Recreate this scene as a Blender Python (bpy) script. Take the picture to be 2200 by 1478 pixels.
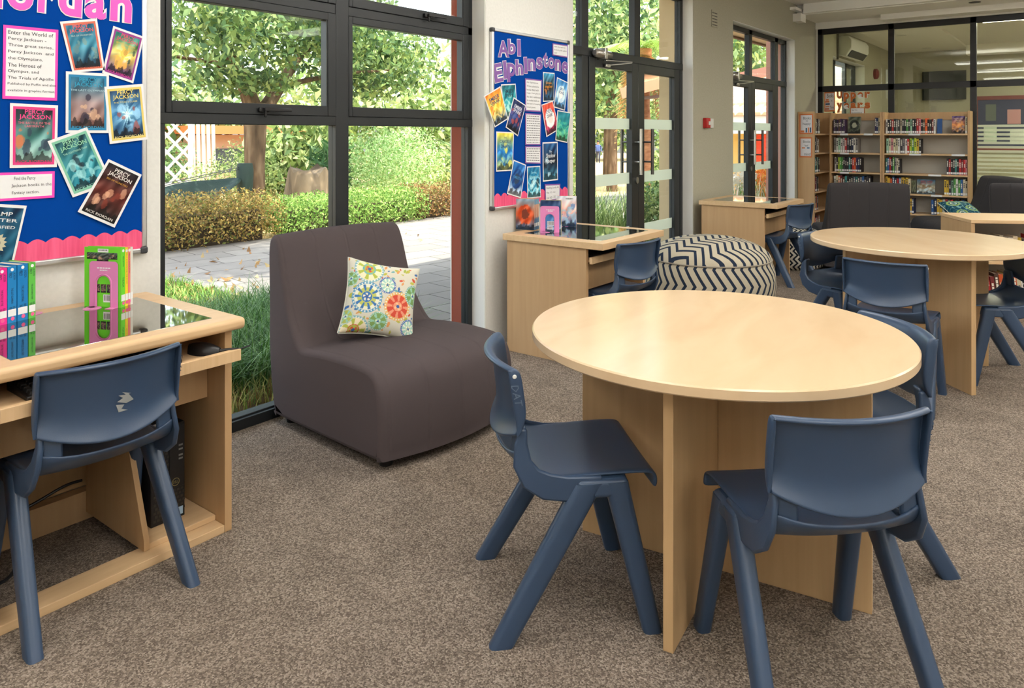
import bpy, math, random
import numpy as np
from mathutils import Vector, Matrix, Euler

for _o in list(bpy.data.objects): bpy.data.objects.remove(_o)
SC = bpy.context.scene
COL = SC.collection
R = math.radians
PI = math.pi

# ------------------------------------------------------------------ camera
H = 1.36
YAW = R(37.5)
cd = bpy.data.cameras.new('camera'); cam = bpy.data.objects.new('camera', cd); COL.objects.link(cam)
cam.location = (0, 0, H)
cam.rotation_euler = (R(90), 0, YAW - R(90))
cd.sensor_width = 36.0; cd.lens = 36.0 * 1600 / 2200
cd.shift_x = -10 / 2200.0; cd.shift_y = -(739 - 288) / 2200.0
cd.clip_start = 0.02; cd.clip_end = 300
SC.camera = cam

# ------------------------------------------------------------------ world, sun, exposure
vs = SC.view_settings
SC.display_settings.display_device = 'sRGB'
vs.view_transform = 'Standard'; vs.look = 'None'; vs.exposure = 0.0; vs.gamma = 1.0; vs.use_curve_mapping = False
W = bpy.data.worlds.new('sky'); SC.world = W; W.use_nodes = True
nt = W.node_tree; nt.nodes.clear()
sky = nt.nodes.new('ShaderNodeTexSky'); sky.sky_type = 'NISHITA'; sky.sun_disc = False
sky.sun_elevation = R(60); sky.sun_rotation = R(190); sky.dust_density = 3.0; sky.air_density = 1.0; sky.ozone_density = 0.6
bg = nt.nodes.new('ShaderNodeBackground'); bg.inputs[1].default_value = 1.0
wo = nt.nodes.new('ShaderNodeOutputWorld')
hs = nt.nodes.new('ShaderNodeHueSaturation'); hs.inputs['Saturation'].default_value = 0.55
nt.links.new(sky.outputs[0], hs.inputs['Color']); nt.links.new(hs.outputs[0], bg.inputs[0]); nt.links.new(bg.outputs[0], wo.inputs[0])
sl = bpy.data.lights.new('sun', 'SUN'); sun = bpy.data.objects.new('sun', sl); COL.objects.link(sun)
sl.energy = 8.5; sl.angle = R(0.6); sl.color = (1.0, 0.93, 0.80)
sun.location = (2, -6, 12)
sun.rotation_euler = Vector((0.10, 0.42, -1.0)).to_track_quat('-Z', 'Y').to_euler()
LAMP = 11.5          # radiance of the ceiling light diffusers

# ------------------------------------------------------------------ helpers: materials
def S(r, g, b):
    f = lambda c: (c / 255) / 12.92 if c / 255 <= 0.04045 else ((c / 255 + 0.055) / 1.055) ** 2.4
    return (f(r), f(g), f(b))
def lin(a):
    a = np.asarray(a, float) / 255
    return np.where(a <= 0.04045, a / 12.92, ((a + 0.055) / 1.055) ** 2.4)
def c4(c): return (c[0], c[1], c[2], 1.0)
def setin(b, k, v):
    if k in b.inputs: b.inputs[k].default_value = v
def mk(name, col, rough=0.5, metal=0.0, spec=0.5, bump=0.0, bscale=200.0, emit=None, coat=0.0):
    m = bpy.data.materials.new(name); m.use_nodes = True
    n = m.node_tree; b = n.nodes['Principled BSDF']
    b.inputs['Base Color'].default_value = c4(col); b.inputs['Roughness'].default_value = rough
    b.inputs['Metallic'].default_value = metal; setin(b, 'Specular IOR Level', spec); setin(b, 'Coat Weight', coat)
    if emit:
        setin(b, 'Emission Color', c4(emit[0])); setin(b, 'Emission Strength', emit[1])
    if bump:
        tc = n.nodes.new('ShaderNodeTexCoord'); no = n.nodes.new('ShaderNodeTexNoise'); bu = n.nodes.new('ShaderNodeBump')
        no.inputs['Scale'].default_value = bscale; no.inputs['Detail'].default_value = 3
        bu.inputs['Strength'].default_value = bump; bu.inputs['Distance'].default_value = 0.004
        n.links.new(tc.outputs['Object'], no.inputs['Vector']); n.links.new(no.outputs['Fac'], bu.inputs['Height'])
        n.links.new(bu.outputs[0], b.inputs['Normal'])
    return m
def noisemat(name, stops, scale=(10, 10, 10), detail=4, rough=0.5, spec=0.5, nscale=1.0, bump=0.0, bdist=0.003, metal=0, coord='Object', distort=0.0):
    """colour from a noise through a ramp; stops = [(pos, rgb), ...]"""
    m = bpy.data.materials.new(name); m.use_nodes = True
    n = m.node_tree; b = n.nodes['Principled BSDF']
    tc = n.nodes.new('ShaderNodeTexCoord'); mp = n.nodes.new('ShaderNodeMapping'); no = n.nodes.new('ShaderNodeTexNoise'); ra = n.nodes.new('ShaderNodeValToRGB')
    mp.inputs['Scale'].default_value = scale; no.inputs['Scale'].default_value = nscale; no.inputs['Detail'].default_value = detail
    no.inputs['Distortion'].default_value = distort
    e = ra.color_ramp.elements
    while len(e) < len(stops): e.new(0.5)
    for k, (p, c) in enumerate(stops): e[k].position = p; e[k].color = c4(c)
    n.links.new(tc.outputs[coord], mp.inputs[0]); n.links.new(mp.outputs[0], no.inputs['Vector'])
    n.links.new(no.outputs['Fac'], ra.inputs[0]); n.links.new(ra.outputs[0], b.inputs['Base Color'])
    b.inputs['Roughness'].default_value = rough; setin(b, 'Specular IOR Level', spec); b.inputs['Metallic'].default_value = metal
    if bump:
        bu = n.nodes.new('ShaderNodeBump'); bu.inputs['Strength'].default_value = bump; bu.inputs['Distance'].default_value = bdist
        n.links.new(no.outputs['Fac'], bu.inputs['Height']); n.links.new(bu.outputs[0], b.inputs['Normal'])
    return m
def attrmat(name, rough=0.6, spec=0.3, bump=0.0, bscale=400):
    m = mk(name, (0.5, 0.5, 0.5), rough, 0, spec, bump, bscale)
    n = m.node_tree; a = n.nodes.new('ShaderNodeAttribute'); a.attribute_name = 'Col'
    n.links.new(a.outputs['Color'], n.nodes['Principled BSDF'].inputs['Base Color'])
    return m
def leafmat(name, trans=0.32):
    m = bpy.data.materials.new(name); m.use_nodes = True
    n = m.node_tree; n.nodes.clear()
    a = n.nodes.new('ShaderNodeAttribute'); a.attribute_name = 'Col'
    d = n.nodes.new('ShaderNodeBsdfPrincipled'); d.inputs['Roughness'].default_value = 0.45; setin(d, 'Specular IOR Level', 0.35)
    t = n.nodes.new('ShaderNodeBsdfTranslucent'); mx = n.nodes.new('ShaderNodeMixShader'); mx.inputs[0].default_value = trans
    o = n.nodes.new('ShaderNodeOutputMaterial')
    n.links.new(a.outputs['Color'], d.inputs['Base Color']); n.links.new(a.outputs['Color'], t.inputs['Color'])
    n.links.new(d.outputs[0], mx.inputs[1]); n.links.new(t.outputs[0], mx.inputs[2]); n.links.new(mx.outputs[0], o.inputs[0])
    return m
def glassmat(name, tint=(1, 1, 1), base=0.03, top=0.7, power=3.5, rough=0.0, white=0.0):
    """thin architectural pane: clear with a reflection that grows at grazing angles; white = frosted share"""
    m = bpy.data.materials.new(name); m.use_nodes = True
    n = m.node_tree; n.nodes.clear()
    tr = n.nodes.new('ShaderNodeBsdfTransparent'); tr.inputs[0].default_value = c4(tint)
    gl = n.nodes.new('ShaderNodeBsdfGlossy'); gl.inputs['Roughness'].default_value = rough
    lw = n.nodes.new('ShaderNodeLayerWeight'); lw.inputs[0].default_value = 0.5
    pw = n.nodes.new('ShaderNodeMath'); pw.operation = 'POWER'; pw.inputs[1].default_value = power
    ma = n.nodes.new('ShaderNodeMath'); ma.operation = 'MULTIPLY_ADD'; ma.inputs[1].default_value = top; ma.inputs[2].default_value = base
    mx = n.nodes.new('ShaderNodeMixShader'); o = n.nodes.new('ShaderNodeOutputMaterial')
    n.links.new(lw.outputs['Facing'], pw.inputs[0]); n.links.new(pw.outputs[0], ma.inputs[0]); n.links.new(ma.outputs[0], mx.inputs[0])
    last = tr
    if white:
        df = n.nodes.new('ShaderNodeBsdfDiffuse'); df.inputs[0].default_value = (0.85, 0.88, 0.80, 1)
        tl = n.nodes.new('ShaderNodeBsdfTranslucent'); tl.inputs[0].default_value = (0.85, 0.90, 0.78, 1)
        ad = n.nodes.new('ShaderNodeMixShader'); ad.inputs[0].default_value = 0.5
        n.links.new(df.outputs[0], ad.inputs[1]); n.links.new(tl.outputs[0], ad.inputs[2])
        m2 = n.nodes.new('ShaderNodeMixShader'); m2.inputs[0].default_value = white
        n.links.new(tr.outputs[0], m2.inputs[1]); n.links.new(ad.outputs[0], m2.inputs[2]); last = m2
    n.links.new(last.outputs[0], mx.inputs[1]); n.links.new(gl.outputs[0], mx.inputs[2]); n.links.new(mx.outputs[0], o.inputs[0])
    return m

M = {}
M['wall'] = noisemat('wall_paint', [(0.3, S(220, 219, 213)), (0.7, S(227, 226, 220))], nscale=6, rough=0.75, spec=0.2)
M['wall_taupe'] = noisemat('wall_taupe_tone', [(0.3, S(174, 170, 151)), (0.7, S(182, 178, 160))], nscale=6, rough=0.75, spec=0.2)  # darker, greyer tone for the far walls
M['reveal'] = mk('reveal_paint', S(226, 225, 220), 0.7, spec=0.2)
M['ceil'] = mk('ceiling_paint', S(248, 246, 240), 0.8, spec=0.2)
M['red_render'] = noisemat('red_render', [(0.3, S(134, 64, 48)), (0.7, S(150, 76, 58))], nscale=14, rough=0.8, spec=0.2)
M['cream_render'] = mk('cream_render', S(205, 182, 146), 0.8, spec=0.2)
M['pink_render'] = mk('pink_render', S(196, 142, 126), 0.8, spec=0.2)
M['alu'] = mk('charcoal_frame', S(27, 31, 34), 0.45, 0.0, 0.5)
M['alu2'] = mk('charcoal_frame_bead', S(58, 62, 63), 0.45)
M['black'] = mk('black_plastic', S(22, 22, 24), 0.4)
M['matblack'] = mk('black_mesh', S(14, 14, 15), 0.65)
M['steel'] = mk('brushed_steel', (0.62, 0.60, 0.57), 0.28, 1.0)
M['dsteel'] = mk('dark_steel', (0.14, 0.13, 0.12), 0.35, 0.8)
M['silver'] = mk('aluminium_trim', (0.68, 0.69, 0.70), 0.32, 0.9)
M['grey'] = mk('corner_cap_grey', S(58, 60, 64), 0.45)
M['pane'] = glassmat('pane_glass', (0.97, 0.99, 0.97), 0.012, 0.5, 5.0)
M['pane2'] = glassmat('partition_glass', (0.88, 0.90, 0.80), 0.04, 0.55, 3.2)
M['frost'] = glassmat('frosted_band', (0.95, 0.98, 0.9), 0.02, 0.2, 4.0, 0.4, white=0.8)
M['frost2'] = glassmat('frosted_stripe', (0.95, 0.98, 0.9), 0.02, 0.2, 4.0, 0.4, white=0.36)
def wood(name, a, b, sc, rough=0.42, spec=0.4, bump=0.03):
    return noisemat(name, [(0.25, a), (0.5, tuple((x + y) / 2 for x, y in zip(a, b))), (0.78, b)], scale=sc, detail=6, nscale=1.0, rough=rough, spec=spec, distort=0.6, bump=bump, bdist=0.001)
M['beech_top'] = wood('maple_table_top', S(214, 184, 146), S(225, 198, 162), (2.2, 7, 7), 0.2, 0.55)
M['beech_v'] = wood('maple_panel', S(194, 159, 114), S(208, 173, 128), (30, 30, 1.6), 0.45)
M['beech_x'] = wood('beech_desk_top', S(208, 172, 128), S(221, 188, 146), (1.6, 40, 40), 0.4)
M['beech_y'] = wood('beech_edge', S(208, 172, 128), S(221, 188, 146), (60, 3, 3), 0.42)
M['oak_v'] = wood('oak_panel', S(188, 151, 108), S(199, 163, 120), (26, 26, 1.6), 0.5)
M['mirror'] = mk('smoked_desk_glass', (0.42, 0.42, 0.38), 0.03, 1.0)
M['plastic'] = mk('slate_blue_plastic', S(53, 72, 98), 0.32, 0, 0.5, bump=0.04, bscale=500)
M['scuff'] = mk('pale_scuff', S(150, 152, 150), 0.8)
M['scratch'] = mk('scratched_letters', S(92, 108, 128), 0.7)
M['white'] = mk('white_plastic', S(225, 225, 220), 0.5)
M['paper'] = mk('white_paper', S(232, 232, 232), 0.55, spec=0.3)
M['ink'] = mk('ink_black', S(35, 35, 40), 0.6)
M['inkgrey'] = mk('ink_grey', S(105, 105, 110), 0.6)
M['magenta'] = mk('magenta_card', S(238, 70, 182), 0.6)
M['pinkletter'] = mk('pink_letter_card', S(244, 92, 196), 0.55)
M['purple'] = mk('purple_card', S(134, 92, 164), 0.6)
M['orange'] = mk('orange_card', S(196, 106, 44), 0.6)
M['scallop'] = noisemat('pink_scallop_card', [(0.3, S(226, 70, 116)), (0.7, S(246, 98, 140))], scale=(60, 60, 4), rough=0.6, nscale=1)
M['felt'] = noisemat('royal_blue_felt', [(0.3, S(0, 58, 140)), (0.7, S(0, 70, 158))], nscale=500, rough=0.95, spec=0.1)
M['pink'] = mk('pink_bookend_metal', S(222, 134, 186), 0.35)
M['pages'] = mk('book_pages', S(222, 212, 190), 0.8)
M['attr'] = attrmat('printed_art', 0.45, 0.3)
M['fabric'] = attrmat('printed_fabric', 0.85, 0.15, 0.15, 700)
M['leaf'] = leafmat('leaves', 0.32)
M['grass'] = leafmat('grass_blades', 0.3)
M['bark'] = noisemat('bark', [(0.3, S(70, 55, 42)), (0.55, S(112, 90, 70)), (0.8, S(150, 128, 104))], scale=(9, 9, 2.2), nscale=1, detail=6, rough=0.9, spec=0.1, bump=0.6, bdist=0.02)
M['whitewood'] = mk('white_painted_timber', S(215, 215, 210), 0.6)
# carpet: fine looped pile in brown and grey flecks
def carpet():
    m = bpy.data.materials.new('loop_carpet'); m.use_nodes = True
    n = m.node_tree; b = n.nodes['Principled BSDF']; L = n.links
    tc = n.nodes.new('ShaderNodeTexCoord')
    v = n.nodes.new('ShaderNodeTexVoronoi'); v.inputs['Scale'].default_value = 225; v.inputs['Randomness'].default_value = 0.75
    rr = n.nodes.new('ShaderNodeValToRGB'); e = rr.color_ramp.elements
    e[0].position = 0.0; e[0].color = c4(S(92, 82, 72)); e[1].position = 1.0; e[1].color = c4(S(166, 153, 139))
    x = e.new(0.5); x.color = c4(S(127, 114, 102))
    sp = n.nodes.new('ShaderNodeSeparateColor')
    no = n.nodes.new('ShaderNodeTexNoise'); no.inputs['Scale'].default_value = 7; no.inputs['Detail'].default_value = 3
    mr = n.nodes.new('ShaderNodeMapRange'); mr.inputs[1].default_value = 0.3; mr.inputs[2].default_value = 0.7; mr.inputs[3].default_value = 0.86; mr.inputs[4].default_value = 1.1
    mu = n.nodes.new('ShaderNodeVectorMath'); mu.operation = 'SCALE'
    inv = n.nodes.new('ShaderNodeMath'); inv.operation = 'SUBTRACT'; inv.inputs[0].default_value = 1.0
    bu = n.nodes.new('ShaderNodeBump'); bu.inputs['Strength'].default_value = 0.75; bu.inputs['Distance'].default_value = 0.004
    L.new(tc.outputs['Object'], v.inputs['Vector']); L.new(tc.outputs['Object'], no.inputs['Vector'])
    L.new(v.outputs['Color'], sp.inputs[0]); L.new(sp.outputs[0], rr.inputs[0]); L.new(no.outputs['Fac'], mr.inputs[0])
    L.new(rr.outputs[0], mu.inputs[0]); L.new(mr.outputs[0], mu.inputs[3]); L.new(mu.outputs[0], b.inputs['Base Color'])
    L.new(v.outputs['Distance'], inv.inputs[1]); L.new(inv.outputs[0], bu.inputs['Height']); L.new(bu.outputs[0], b.inputs['Normal'])
    b.inputs['Roughness'].default_value = 0.95; setin(b, 'Specular IOR Level', 0.1)
    return m
M['carpet'] = carpet()
# dark marled upholstery with vertical stitched channels
def upholstery(name, a, b2, seams=True):
    m = noisemat(name, [(0.35, a), (0.65, b2)], nscale=420, detail=2, rough=0.95, spec=0.1)
    n = m.node_tree; L = n.links; b = n.nodes['Principled BSDF']
    tc = n.nodes.new('ShaderNodeTexCoord'); sx = n.nodes.new('ShaderNodeSeparateXYZ')
    mu = n.nodes.new('ShaderNodeMath'); mu.operation = 'MULTIPLY'; mu.inputs[1].default_value = 5.6
    fr = n.nodes.new('ShaderNodeMath'); fr.operation = 'PINGPONG'; fr.inputs[1].default_value = 0.5
    cl = n.nodes.new('ShaderNodeMapRange'); cl.inputs[1].default_value = 0.0; cl.inputs[2].default_value = 0.05; cl.inputs[3].default_value = 0; cl.inputs[4].default_value = 1
    no = [x for x in n.nodes if x.type == 'TEX_NOISE'][0]
    ad = n.nodes.new('ShaderNodeMath'); ad.operation = 'MULTIPLY_ADD'; ad.inputs[1].default_value = 0.12
    bu = n.nodes.new('ShaderNodeBump'); bu.inputs['Strength'].default_value = 0.55; bu.inputs['Distance'].default_value = 0.006
    L.new(tc.outputs['Object'], sx.inputs[0]); L.new(sx.outputs[0], mu.inputs[0]); L.new(mu.outputs[0], fr.inputs[0]); L.new(fr.outputs[0], cl.inputs[0])
    L.new(no.outputs['Fac'], ad.inputs[0]); L.new(cl.outputs[0], ad.inputs[2]); L.new(ad.outputs[0], bu.inputs['Height']); L.new(bu.outputs[0], b.inputs['Normal'])
    return m
M['lounge'] = upholstery('brown_grey_upholstery', S(64, 57, 58), S(101, 91, 92))
M['lounge2'] = upholstery('charcoal_upholstery', S(52, 50, 52), S(80, 77, 78))
# chevron canvas, driven by a UV map in metres
def chevron(name, period, amp, wave, duty, a, b2):
    m = bpy.data.materials.new(name); m.use_nodes = True
    n = m.node_tree; b = n.nodes['Principled BSDF']; L = n.links
    uv = n.nodes.new('ShaderNodeUVMap'); uv.uv_map = 'UVMap'; sx = n.nodes.new('ShaderNodeSeparateXYZ')
    def mt(op, i0=None, i1=None, v0=0.0, v1=0.0):
        k = n.nodes.new('ShaderNodeMath'); k.operation = op; k.inputs[0].default_value = v0; k.inputs[1].default_value = v1
        if i0: L.new(i0, k.inputs[0])
        if i1: L.new(i1, k.inputs[1])
        return k.outputs[0]
    L.new(uv.outputs[0], sx.inputs[0])
    tri = mt('PINGPONG', sx.outputs[1], None, 0, wave / 2)
    t = mt('MULTIPLY', tri, None, 0, amp)
    s = mt('ADD', sx.outputs[0], t)
    q = mt('DIVIDE', s, None, 0, period)
    f = mt('FRACT', q); g = mt('LESS_THAN', f, None, 0, duty)
    mx = n.nodes.new('ShaderNodeMix'); mx.data_type = 'RGBA'
    mx.inputs[6].default_value = c4(a); mx.inputs[7].default_value = c4(b2)
    L.new(g, mx.inputs[0]); L.new(mx.outputs[2], b.inputs['Base Color'])
    b.inputs['Roughness'].default_value = 0.9; setin(b, 'Specular IOR Level', 0.1)
    return m
M['chev'] = chevron('chevron_canvas', 0.072, 0.66, 0.25, 0.35, S(196, 186, 164), S(44, 54, 72))
M['chev2'] = chevron('small_zigzag_canvas', 0.05, 1.0, 0.08, 0.45, S(205, 200, 188), S(30, 34, 44))

# ------------------------------------------------------------------ helpers: meshes
class MB:
    def __init__(s): s.v = []; s.f = []; s.m = []
    def add(s, vs, fs, mi=0):
        o = len(s.v); s.v.extend([tuple(map(float, p)) for p in vs]); s.f.extend([tuple(i + o for i in f) for f in fs]); s.m.extend([mi] * len(fs)); return s
    def box(s, x0, x1, y0, y1, z0, z1, mi=0):
        return s.hexa([(x0, y0, z0), (x1, y0, z0), (x1, y1, z0), (x0, y1, z0), (x0, y0, z1), (x1, y0, z1), (x1, y1, z1), (x0, y1, z1)], mi)
    def hexa(s, p, mi=0):
        return s.add(p, [(0, 3, 2, 1), (4, 5, 6, 7), (0, 1, 5, 4), (1, 2, 6, 5), (2, 3, 7, 6), (3, 0, 4, 7)], mi)
    def obox(s, c, ax, ay, az, mi=0):
        c = Vector(c); ax = Vector(ax); ay = Vector(ay); az = Vector(az)
        return s.hexa([c - ax - ay - az, c + ax - ay - az, c + ax + ay - az, c - ax + ay - az, c - ax - ay + az, c + ax - ay + az, c + ax + ay + az, c - ax + ay + az], mi)
    def beam(s, a, b, w, h, mi=0, up=(0, 0, 1)):
        a = Vector(a); b = Vector(b); d = b - a; L = d.length; d.normalize()
        u = Vector(up); sd = d.cross(u)
        if sd.length < 1e-4: sd = d.cross(Vector((1, 0, 0)))
        sd.normalize(); u = sd.cross(d)
        return s.obox((a + b) / 2, d * (L / 2), sd * (w / 2), u * (h / 2), mi)
    def ring(s, rings, close=True, caps=True, mi=0):
        n = len(rings[0]); vs = [p for r in rings for p in r]; fs = []
        for i in range(len(rings) - 1):
            for j in range(n if close else n - 1):
                k = (j + 1) % n; fs.append((i * n + j, i * n + k, (i + 1) * n + k, (i + 1) * n + j))
        if caps: fs.append(tuple(range(n - 1, -1, -1))); fs.append(tuple((len(rings) - 1) * n + j for j in range(n)))
        return s.add(vs, fs, mi)
    def tube(s, pts, r, n=8, mi=0):
        pts = [Vector(p) for p in pts]; rs = r if isinstance(r, (list, tuple)) else [r] * len(pts); rings = []
        pa = None
        for i, p in enumerate(pts):
            d = (pts[min(i + 1, len(pts) - 1)] - pts[max(i - 1, 0)]).normalized()
            if pa is None: pa = d.cross(Vector((0, 0, 1))) if abs(d.z) < 0.95 else d.cross(Vector((0, 1, 0)))
            a = (pa - d * pa.dot(d)).normalized(); pa = a; b = a.cross(d)
            rings.append([p + (a * math.cos(t) + b * math.sin(t)) * rs[i] for t in [2 * PI * k / n for k in range(n)]])
        return s.ring(rings, True, True, mi)
    def lathe(s, prof, n=24, c=(0, 0, 0), mi=0):
        return s.ring([[(c[0] + r * math.cos(2 * PI * k / n), c[1] + r * math.sin(2 * PI * k / n), c[2] + z) for k in range(n)] for r, z in prof], True, True, mi)
    def prism(s, poly, d0, d1, axis='z', mi=0):
        """poly in the plane normal to axis, extruded from d0 to d1"""
        def P(a, b, d): return {'z': (a, b, d), 'y': (a, d, b), 'x': (d, a, b)}[axis]
        n = len(poly); vs = [P(a, b, d0) for a, b in poly] + [P(a, b, d1) for a, b in poly]
        return s.add(vs, [tuple(range(n - 1, -1, -1)), tuple(range(n, 2 * n))] + [(i, (i + 1) % n, n + (i + 1) % n, n + i) for i in range(n)], mi)
    def grid(s, P, mi=0):
        ny = len(P); nx = len(P[0])
        return s.add([p for r in P for p in r], [(j * nx + i, j * nx + i + 1, (j + 1) * nx + i + 1, (j + 1) * nx + i) for j in range(ny - 1) for i in range(nx - 1)], mi)
    def build(s, name, mats, parent=None, smooth=False, bevel=0.0, seg=2, origin=None, sub=0, solid=0.0, angle=40):
        me = bpy.data.meshes.new(name)
        vs = np.array(s.v, float)
        if origin is not None: vs = vs - np.array(origin, float)
        me.from_pydata(vs.tolist(), [], s.f)
        if not isinstance(mats, (list, tuple)): mats = [mats]
        for m in mats: me.materials.append(M[m] if isinstance(m, str) else m)
        if len(mats) > 1: me.polygons.foreach_set('material_index', s.m)
        me.validate(); me.update()
        o = bpy.data.objects.new(name, me); COL.objects.link(o)
        if parent is not None: o.parent = parent
        elif origin is not None: o.location = origin
        if solid:
            md = o.modifiers.new('thickness', 'SOLIDIFY'); md.thickness = solid; md.offset = 0
        if sub:
            md = o.modifiers.new('smooth', 'SUBSURF'); md.levels = sub; md.render_levels = sub
        if bevel:
            md = o.modifiers.new('edges', 'BEVEL'); md.width = bevel; md.segments = seg; md.limit_method = 'ANGLE'; md.angle_limit = R(35)
        if smooth or bevel or sub:
            me.polygons.foreach_set('use_smooth', [True] * len(me.polygons))
            if not sub:
                try: me.set_sharp_from_angle(angle=R(angle))
                except Exception: pass
        return o
def tag(o, label=None, cat=None, group=None, kind=None):
    if label: o['label'] = label
    if cat: o['category'] = cat
    if group: o['group'] = group
    if kind: o['kind'] = kind
    return o
def empty(name, loc=(0, 0, 0), rz=0.0):
    o = bpy.data.objects.new(name, None); COL.objects.link(o); o.location = loc; o.rotation_euler = (0, 0, rz); o.empty_display_size = 0.1
    return o
def thing(name, label, cat, loc=(0, 0, 0), rz=0.0, group=None): return tag(empty(name, loc, rz), label, cat, group)
def struct(name, mb, mats, parent=None, **k):
    o = mb.build(name, mats, parent, **k)
    if parent is None: o['kind'] = 'structure'
    return o
def copy_tree(o, parent=None):
    c = o.copy(); COL.objects.link(c)
    if parent is not None: c.parent = parent
    for ch in [x for x in bpy.data.objects if x.parent == o]: copy_tree(ch, c)
    return c
def npmesh(name, verts, faces, colors=None, mat='attr', parent=None, loc=None, smooth=False, nv=None):
    """fast mesh from numpy arrays; faces (n,3) or (n,4); colors per vertex, linear"""
    me = bpy.data.meshes.new(name)
    verts = np.asarray(verts, np.float32); faces = np.asarray(faces, np.int32)
    k = faces.shape[1]
    me.vertices.add(len(verts)); me.vertices.foreach_set('co', verts.ravel())
    me.loops.add(faces.size); me.loops.foreach_set('vertex_index', faces.ravel())
    me.polygons.add(len(faces)); me.polygons.foreach_set('loop_start', np.arange(0, faces.size, k, dtype=np.int32))
    try: me.polygons.foreach_set('loop_total', np.full(len(faces), k, np.int32))
    except Exception: pass
    if colors is not None:
        a = me.color_attributes.new('Col', 'FLOAT_COLOR', 'POINT')
        cc = np.ones((len(verts), 4), np.float32); cc[:, :3] = colors; a.data.foreach_set('color', cc.ravel())
    me.materials.append(M[mat] if isinstance(mat, str) else mat)
    me.update(calc_edges=True); me.validate()
    if smooth: me.polygons.foreach_set('use_smooth', [True] * len(me.polygons))
    o = bpy.data.objects.new(name, me); COL.objects.link(o)
    if parent is not None: o.parent = parent
    if loc is not None: o.location = loc
    return o
# lettering from Blender's own built-in font
_tc = {}
def text_geo(txt, off=0.0, res=3):
    k = (txt, off, res)
    if k not in _tc:
        cu = bpy.data.curves.new('lettering', 'FONT'); cu.body = txt; cu.size = 1.0; cu.offset = off; cu.resolution_u = res
        ob = bpy.data.objects.new('lettering', cu); COL.objects.link(ob)
        bpy.context.view_layer.update()
        me = bpy.data.meshes.new_from_object(ob.evaluated_get(bpy.context.evaluated_depsgraph_get()))
        v = np.zeros(len(me.vertices) * 3); me.vertices.foreach_get('co', v); v = v.reshape(-1, 3)
        f = [tuple(p.vertices) for p in me.polygons]
        bpy.data.objects.remove(ob); bpy.data.curves.remove(cu); bpy.data.meshes.remove(me)
        _tc[k] = (v, f)
    return _tc[k]
def put_text(mb, fn, txt, u0, v0, u1, v1, mi=0, off=0.0, res=2, lift=0.0, align='fit', ref=None):
    """lettering stretched into the box (u0,v0)-(u1,v1) of a surface fn(u,v,lift); v runs downward"""
    v, f = text_geo(txt, off, res)
    if len(v) == 0: return
    x0, y0 = v[:, 0].min(), v[:, 1].min(); x1, y1 = v[:, 0].max(), v[:, 1].max()
    if align == 'line': y0, y1 = -0.2, 0.75
    w = (u1 - u0)
    pts = [fn(u0 + (p[0] - x0) / (x1 - x0) * w, v1 - (p[1] - y0) / (y1 - y0) * (v1 - v0), lift) for p in v]
    mb.add(pts, f, mi)
# ================================================================== THE ROOM
YW = 3.0; YF = 3.107; XP = 10.74; CZ = 3.03
struct('floor', MB().box(-3.2, XP + 0.1, -3.8, 3.16, -0.08, 0.0), 'carpet')
f2 = struct('floor_next_room', MB().box(XP + 0.1, 16.2, -3.8, 3.16, -0.08, 0.0), 'carpet')
def wallbox(name, x0, x1, z0, z1, mat='wall'):
    struct(name, MB().box(x0, x1, YW, 3.30, z0, z1), mat)
lw = MB()
for x0, x1 in ((-3.2, 1.524), (3.592, 4.59)): lw.box(x0, x1, YW, 3.30, -0.1, 3.3)
for x0, x1, z in ((1.524, 3.592, 2.85), (4.59, 6.69, 2.70)): lw.box(x0, x1, YW, 3.30, z, 3.3)
struct('wall_left', lw, 'wall')
lt = MB()
lt.box(6.69, 7.697, YW, 3.30, -0.1, 3.3).box(9.81, 11.60, YW, 3.30, -0.1, 3.3).box(7.697, 9.81, YW, 3.30, 2.575, 3.3)
lt.box(11.60, 13.60, YW, 3.30, 2.52, 3.3).box(11.60, 13.60, YW, 3.30, -0.1, 0.9).box(13.60, 16.2, YW, 3.30, -0.1, 3.3)
struct('wall_left_far', lt, 'wall_taupe')
struct('wall_right', MB().box(-3.2, 16.2, -3.9, -3.7, -0.1, 3.3), 'wall')
struct('wall_rear', MB().box(-3.3, -3.1, -3.8, 3.2, -0.1, 3.3), 'wall')
struct('wall_back', MB().box(16.0, 16.2, -3.8, 3.2, -0.1, 3.3), 'wall_taupe')
# pale plastered reveals beside the openings
rv = MB()
for x in (3.588, 6.686, 9.806): rv.box(x - 0.004, x + 0.004, 3.003, YF, 0, 2.84 if x < 4 else (2.69 if x < 7 else 2.57))
rv.box(7.70, 9.81, 3.003, YF, 2.568, 2.574).box(13.596, 13.60, 3.003, 3.2, 0.9, 2.52).box(11.60, 13.60, 3.003, 3.2, 2.514, 2.52)
struct('trim_1', rv, 'reveal')
struct('trim_2', MB().box(3.574, 3.60, 3.168, 3.275, -0.05, 2.85), 'red_render')
struct('trim_3', MB().box(6.63, 6.70, 3.168, 3.33, -0.05, 2.70), 'cream_render')
struct('trim_4', MB().box(9.77, 9.83, 3.168, 3.36, -0.05, 2.575), 'pink_render')
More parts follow.
